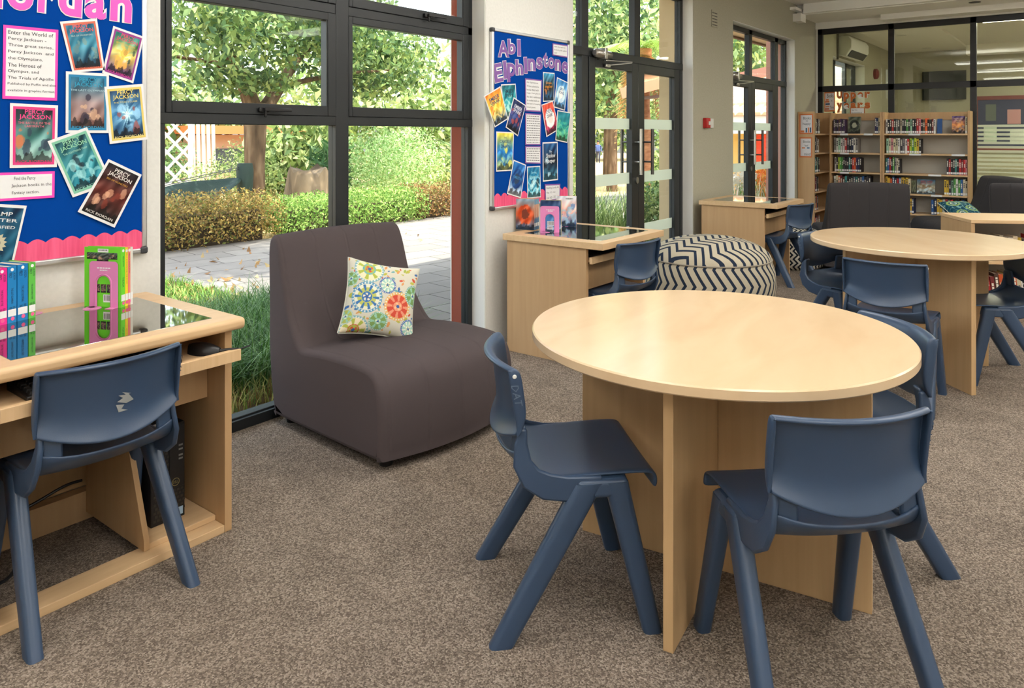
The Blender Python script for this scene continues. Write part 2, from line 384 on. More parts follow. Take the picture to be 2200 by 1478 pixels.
# ceiling, dropped bulkhead along the glass partition, cove pieces at the window wall
ce = MB().box(-3.2, 9.9, -3.8, 3.2, CZ, CZ + 0.2).box(9.9, 10.5, -3.8, 3.2, 2.90, 3.2).box(10.5, 10.8, -3.8, 3.2, 2.90, 3.2)
ce.box(10.46, 10.70, -3.8, 2.12, 2.83, 2.90).box(9.72, 9.93, 2.90, 3.0, 2.80, 2.90).box(9.60, 9.90, 2.93, 3.0, 2.935, 2.97)
ce.box(9.82, 9.9, -3.8, 2.90, 2.91, CZ)
struct('ceiling', ce, 'ceil')
cn = MB().box(10.8, 16.2, -3.8, 3.2, 2.97, 3.2).box(10.8, 12.6, -3.8, 3.2, 2.93, 2.97).box(12.6, 16.2, 1.75, 3.2, 2.93, 2.97).box(15.6, 16.2, -3.8, 1.75, 2.80, 2.97)
struct('ceiling_next_room', cn, 'ceil')

# ---- big window (window_1)
w1 = tag(empty('window_1', (0, 0, 0)), kind='structure')
fr = MB()
fr.box(1.524, 1.60, YF, 3.167, 0, 2.85).box(3.545, 3.592, YF, 3.167, 0, 2.85).box(2.50, 2.585, YF - 0.004, 3.167, 0, 2.85)
fr.box(1.524, 3.592, YF, 3.167, 0, 0.056).box(1.524, 3.592, YF - 0.002, 3.167, 1.404, 1.452).box(1.524, 3.592, YF, 3.167, 1.985, 2.035).box(1.524, 3.592, YF, 3.167, 2.79, 2.85)
fr.build('window_frame', 'alu', w1, bevel=0.003)
MB().box(1.60, 3.545, YF - 0.02, YF + 0.02, 0.0, 0.048).build('sill_bar', 'alu', w1, bevel=0.002)
def sash(x0, x1, z0, z1, handle=None):
    s = MB(); t = 0.052
    s.box(x0, x0 + 0.026, YF - 0.006, 3.15, z0, z1).box(x1 - t, x1, YF - 0.006, 3.15, z0, z1).box(x0 + 0.026, x1 - t, YF - 0.006, 3.15, z0, z0 + t).box(x0 + 0.026, x1 - t, YF - 0.006, 3.15, z1 - 0.04, z1)
    o = s.build('sash', 'alu', w1, bevel=0.003)
    MB().box(x1 - t - 0.008, x1 - t, YF - 0.001, 3.148, z0 + t, z1 - 0.04).build('glazing_bead', 'alu2', o)
    MB().box(x0 + 0.026, x1 - t, 3.130, 3.136, z0 + t, z1 - 0.04).build('glass_pane', 'pane', o)
    if handle:
        h = MB().box(handle - 0.03, handle + 0.02, YF - 0.022, YF - 0.006, z0 + 0.012, z0 + 0.034).box(handle - 0.006, handle + 0.006, YF - 0.028, YF - 0.018, z0 - 0.012, z0 + 0.03)
        h.hexa([(handle - 0.01, YF - 0.036, z0 + 0.016), (handle + 0.13, YF - 0.05, z0 + 0.016), (handle + 0.13, YF - 0.04, z0 + 0.016), (handle - 0.01, YF - 0.024, z0 + 0.016),
                (handle - 0.01, YF - 0.036, z0 + 0.034), (handle + 0.13, YF - 0.05, z0 + 0.03), (handle + 0.13, YF - 0.04, z0 + 0.03), (handle - 0.01, YF - 0.024, z0 + 0.034)])
        h.build('window_handle', 'black', o, bevel=0.003)
sash(1.60, 2.50, 1.452, 1.985, 2.07); sash(2.585, 3.545, 1.452, 1.985); sash(1.60, 2.50, 2.035, 2.79); sash(2.585, 3.545, 2.035, 2.79, 3.17)
for x0, x1 in ((1.60, 2.50), (2.585, 3.545)):
    MB().box(x0, x1, 3.130, 3.136, 0.056, 1.404).build('glass_pane', 'pane', w1)

# ---- glazed double doors
def door_set(name, x0, x1, ztop, leaves, mull, bands=True):
    """leaves: (xa, xm, xb); mull: extra vertical posts"""
    d = tag(empty(name, (0, 0, 0)), kind='structure')
    f = MB()
    f.box(x0, x0 + 0.06, YF, 3.167, 0, ztop).box(x1 - 0.06, x1, YF, 3.167, 0, ztop).box(x0, x1, YF, 3.167, ztop - 0.06, ztop).box(x0, x1, YF - 0.003, 3.167, 1.972, 2.037)
    for a, b, z0 in mull: f.box(a, b, YF, 3.167, z0, ztop)
    f.box(x0, x1, YF, 3.167, 0, 0.02)
    f.build('door_frame', 'alu', d, bevel=0.003)
    xs = sorted([x0 + 0.06, x1 - 0.06] + [v for a, b, z0 in mull for v in (a, b)])
    for a, b in zip(xs[0::2], xs[1::2]):
        if b - a > 0.05: MB().box(a, b, 3.130, 3.136, 2.037, ztop - 0.06).build('glass_pane', 'pane', d)
    xa, xm, xb = leaves
    for k, (a, b) in enumerate(((xa, xm), (xm, xb))):
        t = 0.112
        s = MB().box(a + 0.002, a + t * (1 if k else 0.8), YF - 0.008, 3.155, 0.02, 1.970).box(b - t, b - 0.002, YF - 0.008, 3.155, 0.02, 1.970)
        l0 = a + t * (1 if k else 0.8); l1 = b - t
        s.box(l0, l1, YF - 0.008, 3.155, 1.895, 1.970).box(l0, l1, YF - 0.008, 3.155, 0.02, 0.16)
        lf = s.build('door_leaf', 'alu', d, bevel=0.003)
        MB().box(l0, l1, 3.128, 3.134, 0.16, 1.895).build('glass_pane', 'pane', lf)
        for z0, z1 in ((1.40, 1.492), (0.935, 1.03), (0.475, 0.57)):
            MB().box(l0, l1, 3.1265, 3.1275, z0, z1).build('frosted_band', 'frost', lf)
        # pull handles: bar inside and outside
        hx = (b - 0.063) if k == 0 else (a + 0.055)
        for inside in ((True, False) if k == 0 else (True,)):
            y = (YF - 0.067 if k == 0 else YF - 0.115) if inside else 3.225
            hb = MB().tube([(hx, y, 1.01), (hx, y, 1.405)], 0.014, 12)
            for z in (1.12, 1.29): hb.tube([(hx, y, z), (hx, 3.10 if inside else 3.15, z)], 0.008, 8)
            hb.build('pull_handle', 'steel' if inside and k == 0 else 'dsteel', lf, smooth=True)
        if k == 1:
            lk = MB().lathe([(0.0, 0), (0.02, 0), (0.02, 0.008), (0.0, 0.008)], 16)
            lk.v = [(a - 0.03 + p[0], YF - 0.010 - p[2], 0.96 + p[1] * 1.5) for p in lk.v]
            lk.build('lock', 'steel', lf, smooth=True)
    return d
d1 = door_set('door_1', 4.59, 6.69, 2.70, (4.975, 5.775, 6.60), [(4.88, 4.975, 0), (5.725, 5.825, 2.037)])
d2 = door_set('door_2', 7.697, 9.81, 2.575, (7.72, 8.525, 9.36), [(8.47, 8.56, 2.037), (9.36, 9.475, 0)])
for d, x0, x1 in ((d1, 4.65, 4.88), (d2, 9.475, 9.75)):
    MB().box(x0, x1, 3.130, 3.136, 0.02, 1.972).build('glass_pane', 'pane', d)
def closer(x, label):
    t = thing('door_closer', label, 'door closer', (x, YF - 0.004, 2.0))
    b = MB().tube([(-0.02, -0.035, 0.0), (0.0, -0.035, 0.0), (0.21, -0.035, -0.005), (0.24, -0.035, -0.006)], [0.02, 0.034, 0.033, 0.015], 16)
    b.build('body', 'steel', t, smooth=True)
    MB().box(0.08, 0.12, -0.075, 0.0, -0.045, 0.045).build('bracket', 'steel', t, bevel=0.004)
    MB().beam((0.10, -0.06, -0.055), (0.46, -0.10, -0.045), 0.022, 0.008).beam((0.46, -0.10, -0.052), (0.20, -0.03, -0.085), 0.016, 0.008).build('arm', 'steel', t, bevel=0.002)
    MB().box(0.17, 0.24, -0.03, -0.012, -0.10, -0.075).build('shoe', 'steel', t, bevel=0.004)
closer(5.02, 'silver door closer with folded arm over the door leaf beside the purple lettered board')
closer(7.85, 'grey door closer with folded arm over the far door by the fire alarm')

# ---- glass partition (window_2)
wp = tag(empty('window_2', (0, 0, 0)), kind='structure')
pf = MB()
posts = [(2.975, 2.913), (2.086, 2.014), (1.161, 1.092), (0.24, 0.17), (-0.70, -0.77), (-1.63, -1.70), (-2.6, -2.67), (-3.64, -3.7)]
for a, b in posts: pf.box(XP, XP + 0.06, b, a, 0, 2.81)
pf.box(XP, XP + 0.06, -3.7, 2.975, 2.735, 2.81).box(XP, XP + 0.06, -3.7, 2.975, 1.94, 2.02).box(XP, XP + 0.06, -3.7, 2.975, 0, 0.08)
pf.build('partition_frame', 'black', wp, bevel=0.002)
struct('trim_5', MB().box(XP - 0.02, XP + 0.07, -3.7, 3.0, 2.81, 2.91), 'ceil')
MB().box(XP, XP + 0.06, 2.975, 3.0, 0, 2.81).build('jamb_strip', 'wall', wp)
for (a, b), (c, d) in zip(posts[:-1], posts[1:]):
    for z0, z1 in ((0.08, 1.94), (2.02, 2.735)):
        MB().box(XP + 0.025, XP + 0.031, c, b, z0, z1).build('glass_pane', 'pane2', wp)
fs = MB()
for k in range(14):
    z = 1.475 - k * 0.052
    fs.box(XP + 0.0225, XP + 0.0245, 0.25, 1.085, z - (0.03 if k < 10 else 0.018), z)
fs.build('frosted_stripe', 'frost2', wp)

# ---- window of the next room (window_3) and its fittings
w3 = tag(empty('window_3', (0, 0, 0)), kind='structure')
g = MB().box(11.60, 11.66, 3.15, 3.21, 0.9, 2.52).box(13.54, 13.60, 3.15, 3.21, 0.9, 2.52).box(11.60, 13.60, 3.15, 3.21, 2.46, 2.52).box(11.60, 13.60, 3.15, 3.21, 0.9, 0.96)
for x in (12.25, 12.95): g.box(x, x + 0.06, 3.15, 3.21, 0.9, 2.52)
g.build('window_frame', 'alu', w3)
MB().box(11.66, 13.54, 3.175, 3.181, 0.96, 2.46).build('glass_pane', 'pane', w3)
t = thing('air_conditioner', 'white wall air conditioner above the window behind the glass partition', 'air conditioner', (12.4, 3.0, 2.53))
MB().prism([(0, 0.02), (0, 0.30), (-0.16, 0.30), (-0.20, 0.24), (-0.20, 0.12), (-0.12, 0.0)], -0.55, 0.55, 'x').build('casing', 'white', t, bevel=0.01)
MB().prism([(-0.19, 0.09), (-0.125, 0.004), (-0.130, 0.0), (-0.197, 0.09)], -0.48, 0.48, 'x').build('louvre', 'grey', t)
MB().box(-0.60, -0.585, -0.03, -0.001, -0.05, 0.38).build('pipe_trunking', 'dsteel', t)
t = thing('television', 'black flat television on the far wall behind the glass partition', 'television', (15.97, 2.14, 2.27))
MB().box(-0.06, -0.02, -0.36, 0.36, -0.27, 0.27).build('housing', 'black', t, bevel=0.006)
MB().box(-0.062, -0.060, -0.345, 0.345, -0.255, 0.255).build('screen', mk('tv_screen', S(38, 44, 46), 0.1), t)
MB().box(-0.02, 0.03, -0.1, 0.1, -0.1, 0.1).build('wall_bracket', 'dsteel', t)
for k, (x, y) in enumerate(((13.13, 2.36), (15.35, 2.34))):
    t = thing('downlight', ['lit round downlight nearer the partition in the next room ceiling', 'lit round downlight near the far wall of the next room'][k], 'downlight', (x, y, 2.93), 0, 'next room downlights')
    MB().lathe([(0.075, -0.004), (0.075, 0.001), (0.055, 0.001), (0.055, -0.006)], 20).build('trim_ring', 'white', t, smooth=True)
    MB().lathe([(0.0, -0.003), (0.054, -0.003), (0.054, -0.001), (0.0, -0.001)], 20).build('lamp_lens', mk('downlight_glow', (1, 1, 1), emit=((1.0, 0.86, 0.62), 14.0)), t)
t = thing('downlight', 'unlit round downlight in the bulkhead above the partition', 'downlight', (10.15, 1.05, 2.90))
MB().lathe([(0.062, -0.006), (0.062, 0.001), (0.048, 0.001), (0.048, -0.008)], 20).build('trim_ring', 'dsteel', t, smooth=True)
MB().lathe([(0.0, -0.002), (0.047, -0.002), (0.047, -0.0005), (0.0, -0.0005)], 20).build('lamp_lens', 'grey', t)
# ceiling lights of the reading room, unseen panels brightening the next room
lm = mk('light_diffuser', (1, 1, 1), emit=((1.0, 0.98, 0.945), LAMP))
lmu = mk('added_uplight_glow', (1, 1, 1), emit=((1.0, 0.98, 0.945), LAMP * 0.7))  # added upward glow that brightens the ceiling
lm2 = mk('unseen_glow_next_room', (1, 1, 1), emit=((1.0, 0.94, 0.82), 38.0))  # out-of-view panels, glow raised to brighten the next room
def troffer(x, y, z, m=lm, sx=0.6, sy=1.2, lab='white ceiling light panel over the reading room'):
    t = thing('ceiling_light', lab, 'ceiling light', (x, y, z), 0, 'recessed ceiling lights')
    f = MB()
    for a in (-1, 1):
        f.box(min(a * sx / 2, a * (sx / 2 - 0.03)), max(a * sx / 2, a * (sx / 2 - 0.03)), -sy / 2, sy / 2, -0.012, 0)
        f.box(-sx / 2 + 0.03, sx / 2 - 0.03, min(a * sy / 2, a * (sy / 2 - 0.03)), max(a * sy / 2, a * (sy / 2 - 0.03)), -0.012, 0)
    f.build('frame', 'white', t)
    MB().box(-sx / 2 + 0.03, sx / 2 - 0.03, -sy / 2 + 0.03, sy / 2 - 0.03, -0.006, -0.001).build('diffuser', m, t)
    if z < CZ - 0.1 and m is lm:  # hung panels carry an added glow on top for the ceiling
        MB().box(-sx / 2 + 0.06, sx / 2 - 0.06, -sy / 2 + 0.06, sy / 2 - 0.06, 0.004, 0.008).build('added_uplight', lmu, t)
        for yy in (-0.4, 0.4): MB().tube([(0, yy, 0.008), (0, yy, CZ - z)], 0.003, 6).build('hanger', 'steel', t)
for x in (-1.4, 1.2, 3.8, 6.6):
    for y in (-2.4, -0.4, 1.6): 
        if not (x == 6.6 and y == 1.6): troffer(x, y, CZ - 0.22)
troffer(8.6, 0.2, CZ); troffer(8.6, -2.2, CZ)
for y in (0.6, -1.6): troffer(12.0, y, 2.93, lm2, lab='unseen ceiling light panel brightening the next room')
troffer(14.4, -0.4, 2.97, lm2, lab='unseen ceiling light panel brightening the next room')
# fire alarm, its switch plate, wall vent
t = thing('fire_alarm', 'small red fire alarm call point on the taupe wall between the doors', 'fire alarm', (6.955, 3.0, 1.468))
MB().box(-0.045, 0.045, -0.045, 0, -0.05, 0.05).build('case', mk('alarm_red', S(186, 34, 34), 0.4), t, bevel=0.006)
MB().box(-0.008, 0.034, -0.047, -0.045, -0.018, 0.018).build('press_panel', 'white', t)
tag(MB().box(7.06, 7.145, 2.985, 3.0, 1.42, 1.515).build('switch_plate', 'white', None, bevel=0.004, origin=(7.10, 3.0, 1.468)), 'blank white switch plate beside the red fire alarm', 'switch plate')
t = thing('wall_vent', 'small square perforated air vent high on the taupe wall', 'vent', (7.19, 3.0, 2.525))
MB().box(-0.075, 0.075, -0.008, 0, -0.085, 0.085).build('plate', 'wall_taupe', t, bevel=0.003)
v = MB()
for i in range(5):
    for j in range(4): v.box(-0.062 + j * 0.033, -0.062 + j * 0.033 + 0.022, -0.0095, -0.008, -0.07 + i * 0.03, -0.07 + i * 0.03 + 0.012)
v.build('slot', 'dsteel', t)
tg = thing('alarm_sounder', 'dark red round alarm sounder on the next room wall', 'alarm sounder', (14.3, 3.0, 2.42))
lb = MB().lathe([(0.0, 0), (0.09, 0), (0.09, 0.05), (0.06, 0.07), (0.0, 0.07)], 20); lb.v = [(p[0], -p[2], p[1]) for p in lb.v]
lb.build('dome', mk('sounder_red', S(120, 30, 30), 0.5), tg, smooth=True)
# ================================================================== FURNITURE
# ---- round tables
def round_table(label, loc, rz, rad=0.573, ztop=0.75):
    t = thing('round_table', label, 'table', (loc[0], loc[1], 0), rz, 'round library tables')
    MB().lathe([(0.0, ztop - 0.030), (rad - 0.004, ztop - 0.030), (rad, ztop - 0.026), (rad, ztop - 0.004), (rad - 0.004, ztop), (0.0, ztop)], 128).build('tabletop', 'beech_top', t, smooth=True, angle=30)
    z = ztop - 0.031
    MB().box(-0.45, 0.45, -0.014, 0.014, 0, z).build('leg_panel', 'beech_v', t, bevel=0.0015)
    for s in (1, -1): MB().box(-0.014, 0.014, min(s * 0.0145, s * 0.45), max(s * 0.0145, s * 0.45), 0, z).build('leg_panel', 'beech_v', t, bevel=0.0015)
    return t
round_table('round maple table with window glare, ringed by three blue chairs', (2.238, 0.933), R(7.5))
round_table('round maple table further back between the desk and the low bookcase', (4.84, 0.79), R(45))

# ---- moulded plastic school chairs
def chair_proto():
    t = thing('school_chair', 'chair', 'chair')
    # seat pan running up into the lower back
    prof = [(0.217, 0.384), (0.222, 0.398), (0.222, 0.414), (0.213, 0.4265), (0.17, 0.429), (0.08, 0.428), (0.0, 0.424), (-0.07, 0.423), (-0.115, 0.432), (-0.143, 0.452), (-0.157, 0.476), (-0.164, 0.502)]
    P = []
    for i, (x, z) in enumerate(prof):
        k = i / (len(prof) - 1); hw = 0.198 - 0.018 * k
        row = []
        for j in range(15):
            u = -1 + 2 * j / 14
            dish = -0.012 * (1 - u * u) * (1 if 3 < i < 9 else 0.3)
            cv = -0.038 * (1 - u * u) * max(0, (k - 0.62) / 0.38)
            row.append((x + cv, u * hw, z + dish - 0.020 * (1 - u ** 4) * max(0, (k - 0.85) / 0.15)))
        P.append(row)
    seat = MB().grid(P).build('seat', 'plastic', t, solid=0.011, sub=2)
    # the two upright stems beside the slot and the skirts that run forward to the legs
    for s in (1, -1):
        b = MB()
        st = [(-0.160, 0.475), (-0.156, 0.52), (-0.146, 0.566)]
        b.ring([[(x - 0.006, s * 0.175, z), (x + 0.010, s * 0.175, z), (x - 0.002, s * 0.126, z), (x - 0.018, s * 0.126, z)] for x, z in st])
        pr = [(-0.148, 0.560, 0.012), (-0.154, 0.52, 0.018), (-0.152, 0.470, 0.026), (-0.128, 0.430, 0.032), (-0.085, 0.405, 0.036), (-0.03, 0.395, 0.034), (0.03, 0.397, 0.03), (0.07, 0.40, 0.026)]
        rings = []
        for i, (x, z, h) in enumerate(pr):
            a = pr[max(i - 1, 0)]; c = pr[min(i + 1, len(pr) - 1)]
            d = Vector((c[0] - a[0], c[1] - a[1])).normalized(); nx, nz = -d.y, d.x
            yo = 0.015 * max(0, min(1, (z - 0.44) / 0.09)); rings.append([(x + nx * h, s * (0.196 - yo), z + nz * h), (x - nx * h, s * (0.199 - yo), z - nz * h), (x - nx * h, s * (0.184 - yo), z - nz * h), (x + nx * h, s * (0.181 - yo), z + nz * h)])
        b.ring(rings)
        b.build('side_rail', 'plastic', t, bevel=0.006, seg=2)
    # backrest: concave panel with rolled top, side flanges and a flared lower lip
    P = []
    vs_ = [-0.03, 0.0, 0.08, 0.2, 0.35, 0.55, 0.78, 0.93, 1.0, 1.02]
    for iv, v in enumerate(vs_):
        row = []
        for ju, u in enumerate([-1.06, -1.045, -1.0, -0.94, -0.75, -0.5, -0.25, 0, 0.25, 0.5, 0.75, 0.94, 1.0, 1.045, 1.06]):
            uu = max(-1, min(1, u)); vv = max(0, min(1, v))
            y = uu * 0.189
            x = -0.133 - 0.026 * vv - 0.050 * (1 - uu * uu)
            z = 0.552 + 0.170 * vv - 0.045 * (1 - vv) * (1 - uu * uu)
            du = dv = 0.0
            if abs(u) > 1: du = 0.034 if abs(u) > 1.05 else 0.012; y = math.copysign(0.189 + (0.003 if abs(u) < 1.05 else 0.001), u)
            if v > 1.01: dv = 0.030; z -= 0.002
            elif v == 1.0: dv = 0.010; z += 0.003
            if vv < 0.42: dv = 0.030 * ((0.42 - vv) / 0.42) ** 2
            if v < 0: z -= 0.006; dv += 0.003
            x -= max(du, dv)
            row.append((x, y, z))
        P.append(row)
    MB().grid(P).build('backrest', 'plastic', t, solid=0.012, sub=2)
    # legs: each side an upturned V with a flat top
    def leg(top, foot, tw, fw_):
        rings = []
        for k in (0.0, 0.5, 1.0):
            c = [top[i] + (foot[i] - top[i]) * k for i in range(3)]
            wx = tw[0] + (fw_[0] - tw[0]) * k; wy = tw[1] + (fw_[1] - tw[1]) * k
            pts = []
            for a in range(12):
                th = 2 * PI * a / 12 + PI / 12; ca, sa = math.cos(th), math.sin(th)
                e = 0.55
                pts.append((c[0] + wx * math.copysign(abs(ca) ** e, ca), c[1] + wy * math.copysign(abs(sa) ** e, sa), c[2]))
            rings.append(pts)
        return MB().ring(rings)
    for s in (1, -1):
        leg((0.108, s * 0.183, 0.408), (0.205, s * 0.206, 0), (0.034, 0.023), (0.026, 0.020)).build('leg', 'plastic', t, smooth=True, angle=50)
        leg((0.034, s * 0.183, 0.408), (-0.212, s * 0.210, 0), (0.042, 0.023), (0.033, 0.020)).build('leg', 'plastic', t, smooth=True, angle=50)
        MB().hexa([(-0.016, s * 0.158, 0.368), (0.150, s * 0.158, 0.368), (0.150, s * 0.206, 0.368), (-0.016, s * 0.206, 0.368), (0.000, s * 0.158, 0.424), (0.140, s * 0.158, 0.424), (0.138, s * 0.203, 0.416), (0.002, s * 0.203, 0.416)]).build('leg_bridge', 'plastic', t, bevel=0.012, seg=3)
    return t
CH = chair_proto()
chairs = [
    ((1.845, 1.240), -44.5, 'blue plastic chair with letters scratched in its side, at the glare-lit round table'),
    ((1.94, 0.554), 45, 'blue plastic chair with its back to us at the glare-lit round table'),
    ((2.625, 0.638), 135, 'blue plastic chair half hidden behind the glare-lit round table top'),
    ((0.990, 2.380), 87.5, 'blue plastic chair with a scuffed back at the desk with green books'),
    ((3.975, 2.285), 80, 'blue plastic chair tucked under the desk below the purple lettered board'),
    ((6.97, 2.235), 75, 'blue plastic chair at the desk in front of the far glass doors'),
    ((4.955, 1.217), -115, 'blue plastic chair at the far round table, facing us, beside the chevron pouf'),
    ((4.245, 0.81), 0, 'blue plastic chair at the far round table, its shiny back towards us'),
    ((4.985, 0.425), 120, 'blue plastic chair at the far round table by the low bookcase'),
]
for i, (p, a, lab) in enumerate(chairs):
    c = CH if i == 0 else copy_tree(CH)
    c.location = (p[0], p[1], 0); c.rotation_euler = (0, 0, R(a)); tag(c, lab, 'chair', 'blue plastic school chairs')
    if i == 0:
        m = MB(); fn = lambda u, v, l: (-0.170 + 0.024 * v, -0.2045 - l, 0.700 - 0.105 * u + 0.0 * v)
        def fn0(u, v, l): return (-0.160 + 0.020 * (1 - v) - 0.012 * (1 - u) - 0.012, -0.1985, 0.685 - 0.055 * u)
        put_text(m, fn0, 'DAT', 0, 0, 1, 1, res=1)
        m.build('scratched_lettering', 'scratch', c)
        lb = MB().lathe([(0.0, 0), (0.006, 0), (0.004, 0.0015), (0.0, 0.0015)], 10); lb.v = [(-0.174 + p[0], -0.1965 - p[2], 0.708 + p[1]) for p in lb.v]
        lb.build('plug', 'white', c)
    if i == 3:
        s = MB()
        for pts in ([(-0.052, 0.632), (-0.040, 0.648), (-0.046, 0.648), (-0.025, 0.656), (-0.034, 0.648), (-0.018, 0.650), (-0.028, 0.642), (-0.016, 0.636), (-0.036, 0.628)], [(-0.040, 0.612), (-0.020, 0.612), (-0.014, 0.630), (-0.032, 0.626), (-0.026, 0.618)]):
            s.add([(-0.133 - 0.026 * (z - 0.552) / 0.170 - 0.050 * (1 - (y / 0.185) ** 2) - 0.0085 - 0.030 * max(0, (0.623 - z) / 0.071) ** 2, y * 1.3 + 0.02, z - 0.035) for y, z in [(yy, 0.63 + (zz - 0.63) * 1.3) for yy, zz in pts]], [tuple(range(len(pts)))])
        s.build('scuff_mark', 'scuff', c)

# ---- computer desks with glass tops
def desk(label, X0, Yf, W_=0.77, D=0.68, over=0.05, tray_out=0.04, base=True, z=0.735, round_=0.014):
    t = thing('computer_desk', label, 'desk', (X0, Yf, 0), 0, 'glass-topped computer desks')
    MB().box(0, W_, 0, D, z - 0.04, z).build('desk_top', 'beech_x', t, bevel=round_, seg=4)
    MB().box(0.09, W_ - 0.085, 0.07, D - 0.09 if base else D - 0.10, z - 0.004, z + 0.0012).build('glass_panel', 'mirror', t, bevel=0.0008, seg=1)
    for x in (0.02, W_ - 0.05): MB().box(x, x + 0.026, over, D - 0.02, 0, z - 0.041).build('side_panel', 'oak_v', t, bevel=0.0015)
    MB().box(0.047, W_ - 0.051, D - 0.12, D - 0.10, 0.10, z - 0.041).build('back_panel', 'oak_v', t)
    MB().box(0.047, W_ - 0.051, 0.16, 0.18, 0.44, 0.59).build('monitor_cover', 'oak_v', t)
    tr = MB().box(0.048, W_ - 0.052, -tray_out + 0.02, 0.30, 0.612, 0.628).build('keyboard_tray', 'beech_x', t)
    MB().box(0.03, W_ - 0.045, -tray_out - 0.0005, -tray_out + 0.0195, 0.604, 0.642).build('tray_front', 'beech_y', tr, bevel=0.0015)
    if base:
        MB().box(0.047, W_ - 0.051, over, over + 0.09, 0, 0.026).build('base_rail', 'beech_x', t, bevel=0.0015)
        MB().box(0.047, W_ - 0.051, D - 0.17, D - 0.125, 0, 0.10).build('back_rail', 'oak_v', t)
        MB().box(W_ - 0.28, W_ - 0.052, over + 0.055, D - 0.125, 0.0265, 0.045).build('computer_shelf', 'beech_x', t, bevel=0.0015)
        MB().prism([(over + 0.05, 0.028), (D - 0.17, 0.028), (D - 0.17, 0.47), (over + 0.19, 0.42), (over + 0.05, 0.06)], W_ - 0.30, W_ - 0.282, 'x').build('divider', 'oak_v', t, bevel=0.001)
    return t
desk('glass-topped desk carrying the row of magenta and blue spines', 0.69, 2.287, 0.77, 0.69)
desk('glass-topped desk under the purple lettered board', 3.66, 2.19, 0.77, 0.73, 0.125, -0.09, False, round_=0.003)
desk('glass-topped desk in front of the far glass doors', 6.63, 2.18, 0.77, 0.74, 0.125, -0.09, False, round_=0.003)
def keyboard(x, y, z, label, w=0.44, rz=0.0):
    t = thing('keyboard', label, 'keyboard', (x, y, z), rz, 'black keyboards')
    MB().hexa([(0, 0, 0), (w, 0, 0), (w, 0.15, 0), (0, 0.15, 0), (0, 0, 0.012), (w, 0, 0.012), (w, 0.15, 0.026), (0, 0.15, 0.026)]).build('case', 'black', t, bevel=0.003)
    k = MB()
    for r in range(6):
        for c in range(21):
            x0 = 0.010 + c * 0.0200; y0 = 0.012 + r * 0.0215; z0 = 0.012 + 0.014 * y0 / 0.15
            k.hexa([(x0, y0, z0), (x0 + 0.0175, y0, z0), (x0 + 0.0175, y0 + 0.0185, z0 + 0.0017), (x0, y0 + 0.0185, z0 + 0.0017), (x0 + 0.002, y0 + 0.002, z0 + 0.008), (x0 + 0.0155, y0 + 0.002, z0 + 0.008), (x0 + 0.0155, y0 + 0.0165, z0 + 0.0095), (x0 + 0.002, y0 + 0.0165, z0 + 0.0095)])
    k.build('key_field', 'matblack', t)
keyboard(0.80, 2.30, 0.628, 'black keyboard on the tray of the desk with the spine row')
keyboard(3.76, 2.31, 0.628, 'black keyboard on the tray below the purple lettered board')
keyboard(6.74, 2.31, 0.628, 'black keyboard on the tray by the far glass doors')
t = thing('computer_mouse', 'black computer mouse beside the keyboard on the tray of the desk with the spine row', 'mouse', (1.335, 2.335, 0.6285), R(-60))
rg = []
for k in range(9):
    u = k / 8; x = -0.055 + 0.11 * u; w = 0.030 * math.sin(PI * min(max(u, 0.04), 0.96)) ** 0.5; h = 0.012 + 0.026 * math.sin(PI * (0.25 + 0.62 * u))
    rg.append([(x, w * math.cos(a), 0.0 + max(0, math.sin(a)) * h) for a in [PI * j / 10 for j in range(11)]] )
MB().ring(rg).build('shell', 'black', t, smooth=True, angle=60)
MB().tube([(0.05, 0, 0.012), (0.09, 0.01, 0.016), (0.11, 0.03, 0.012), (0.12, 0.075, 0.010)], [0.006, 0.004, 0.003, 0.003], 8).build('cord', 'black', t, smooth=True)

# ---- computer tower with its mesh front and badge
t = thing('computer_tower', 'black computer tower standing under the desk with the spine row', 'computer', (1.225, 2.475, 0.0455))
MB().box(0, 0.118, 0, 0.30, 0, 0.325).build('case', 'black', t, bevel=0.003)
g = MB()
for i in range(22):
    for j in range(8):
        if i > 6 and j > 3: continue
        x = 0.008 + j * 0.0135 + (0.006 if i % 2 else 0); z = 0.014 + i * 0.0135
        g.box(x, x + 0.0085, -0.0015, 0.0, z, z + 0.008)
g.build('mesh_front', mk('mesh_front_grey', S(52, 48, 42), 0.5), t)
MB().box(0.062, 0.114, -0.004, 0.0, 0.108, 0.318).build('port_panel', 'black', t, bevel=0.001)
p = MB()
for z in (0.20, 0.212, 0.232, 0.246): p.box(0.094, 0.108, -0.0046, -0.004, z, z + 0.006)
p.build('port', mk('port_grey', S(120, 120, 118), 0.5), t)
rb = MB(); n = 24
rb.ring([[(0.083 + r * math.cos(2 * PI * k / n), -0.0046 - d, 0.128 + r * math.sin(2 * PI * k / n)) for k in range(n)] for r, d in ((0.0135, 0), (0.0135, 0.0006), (0.0115, 0.0006), (0.0115, 0))], caps=False)
put_text(rb, lambda u, v, l: (0.0745 + 0.017 * u, -0.0049, 0.1325 - 0.009 * v), 'DELL', 0, 0, 1, 1, res=2)
rb.build('maker_badge', mk('badge_gold', S(168, 158, 110), 0.3, 0.7), t)
MB().box(0.092, 0.110, -0.002, -0.0005, 0.010, 0.036).build('sticker', mk('sticker_blue', S(170, 200, 225), 0.4), t)
MB().box(0.02, 0.075, 0.03, 0.045, 0.325, 0.3262).build('top_label', 'white', t)
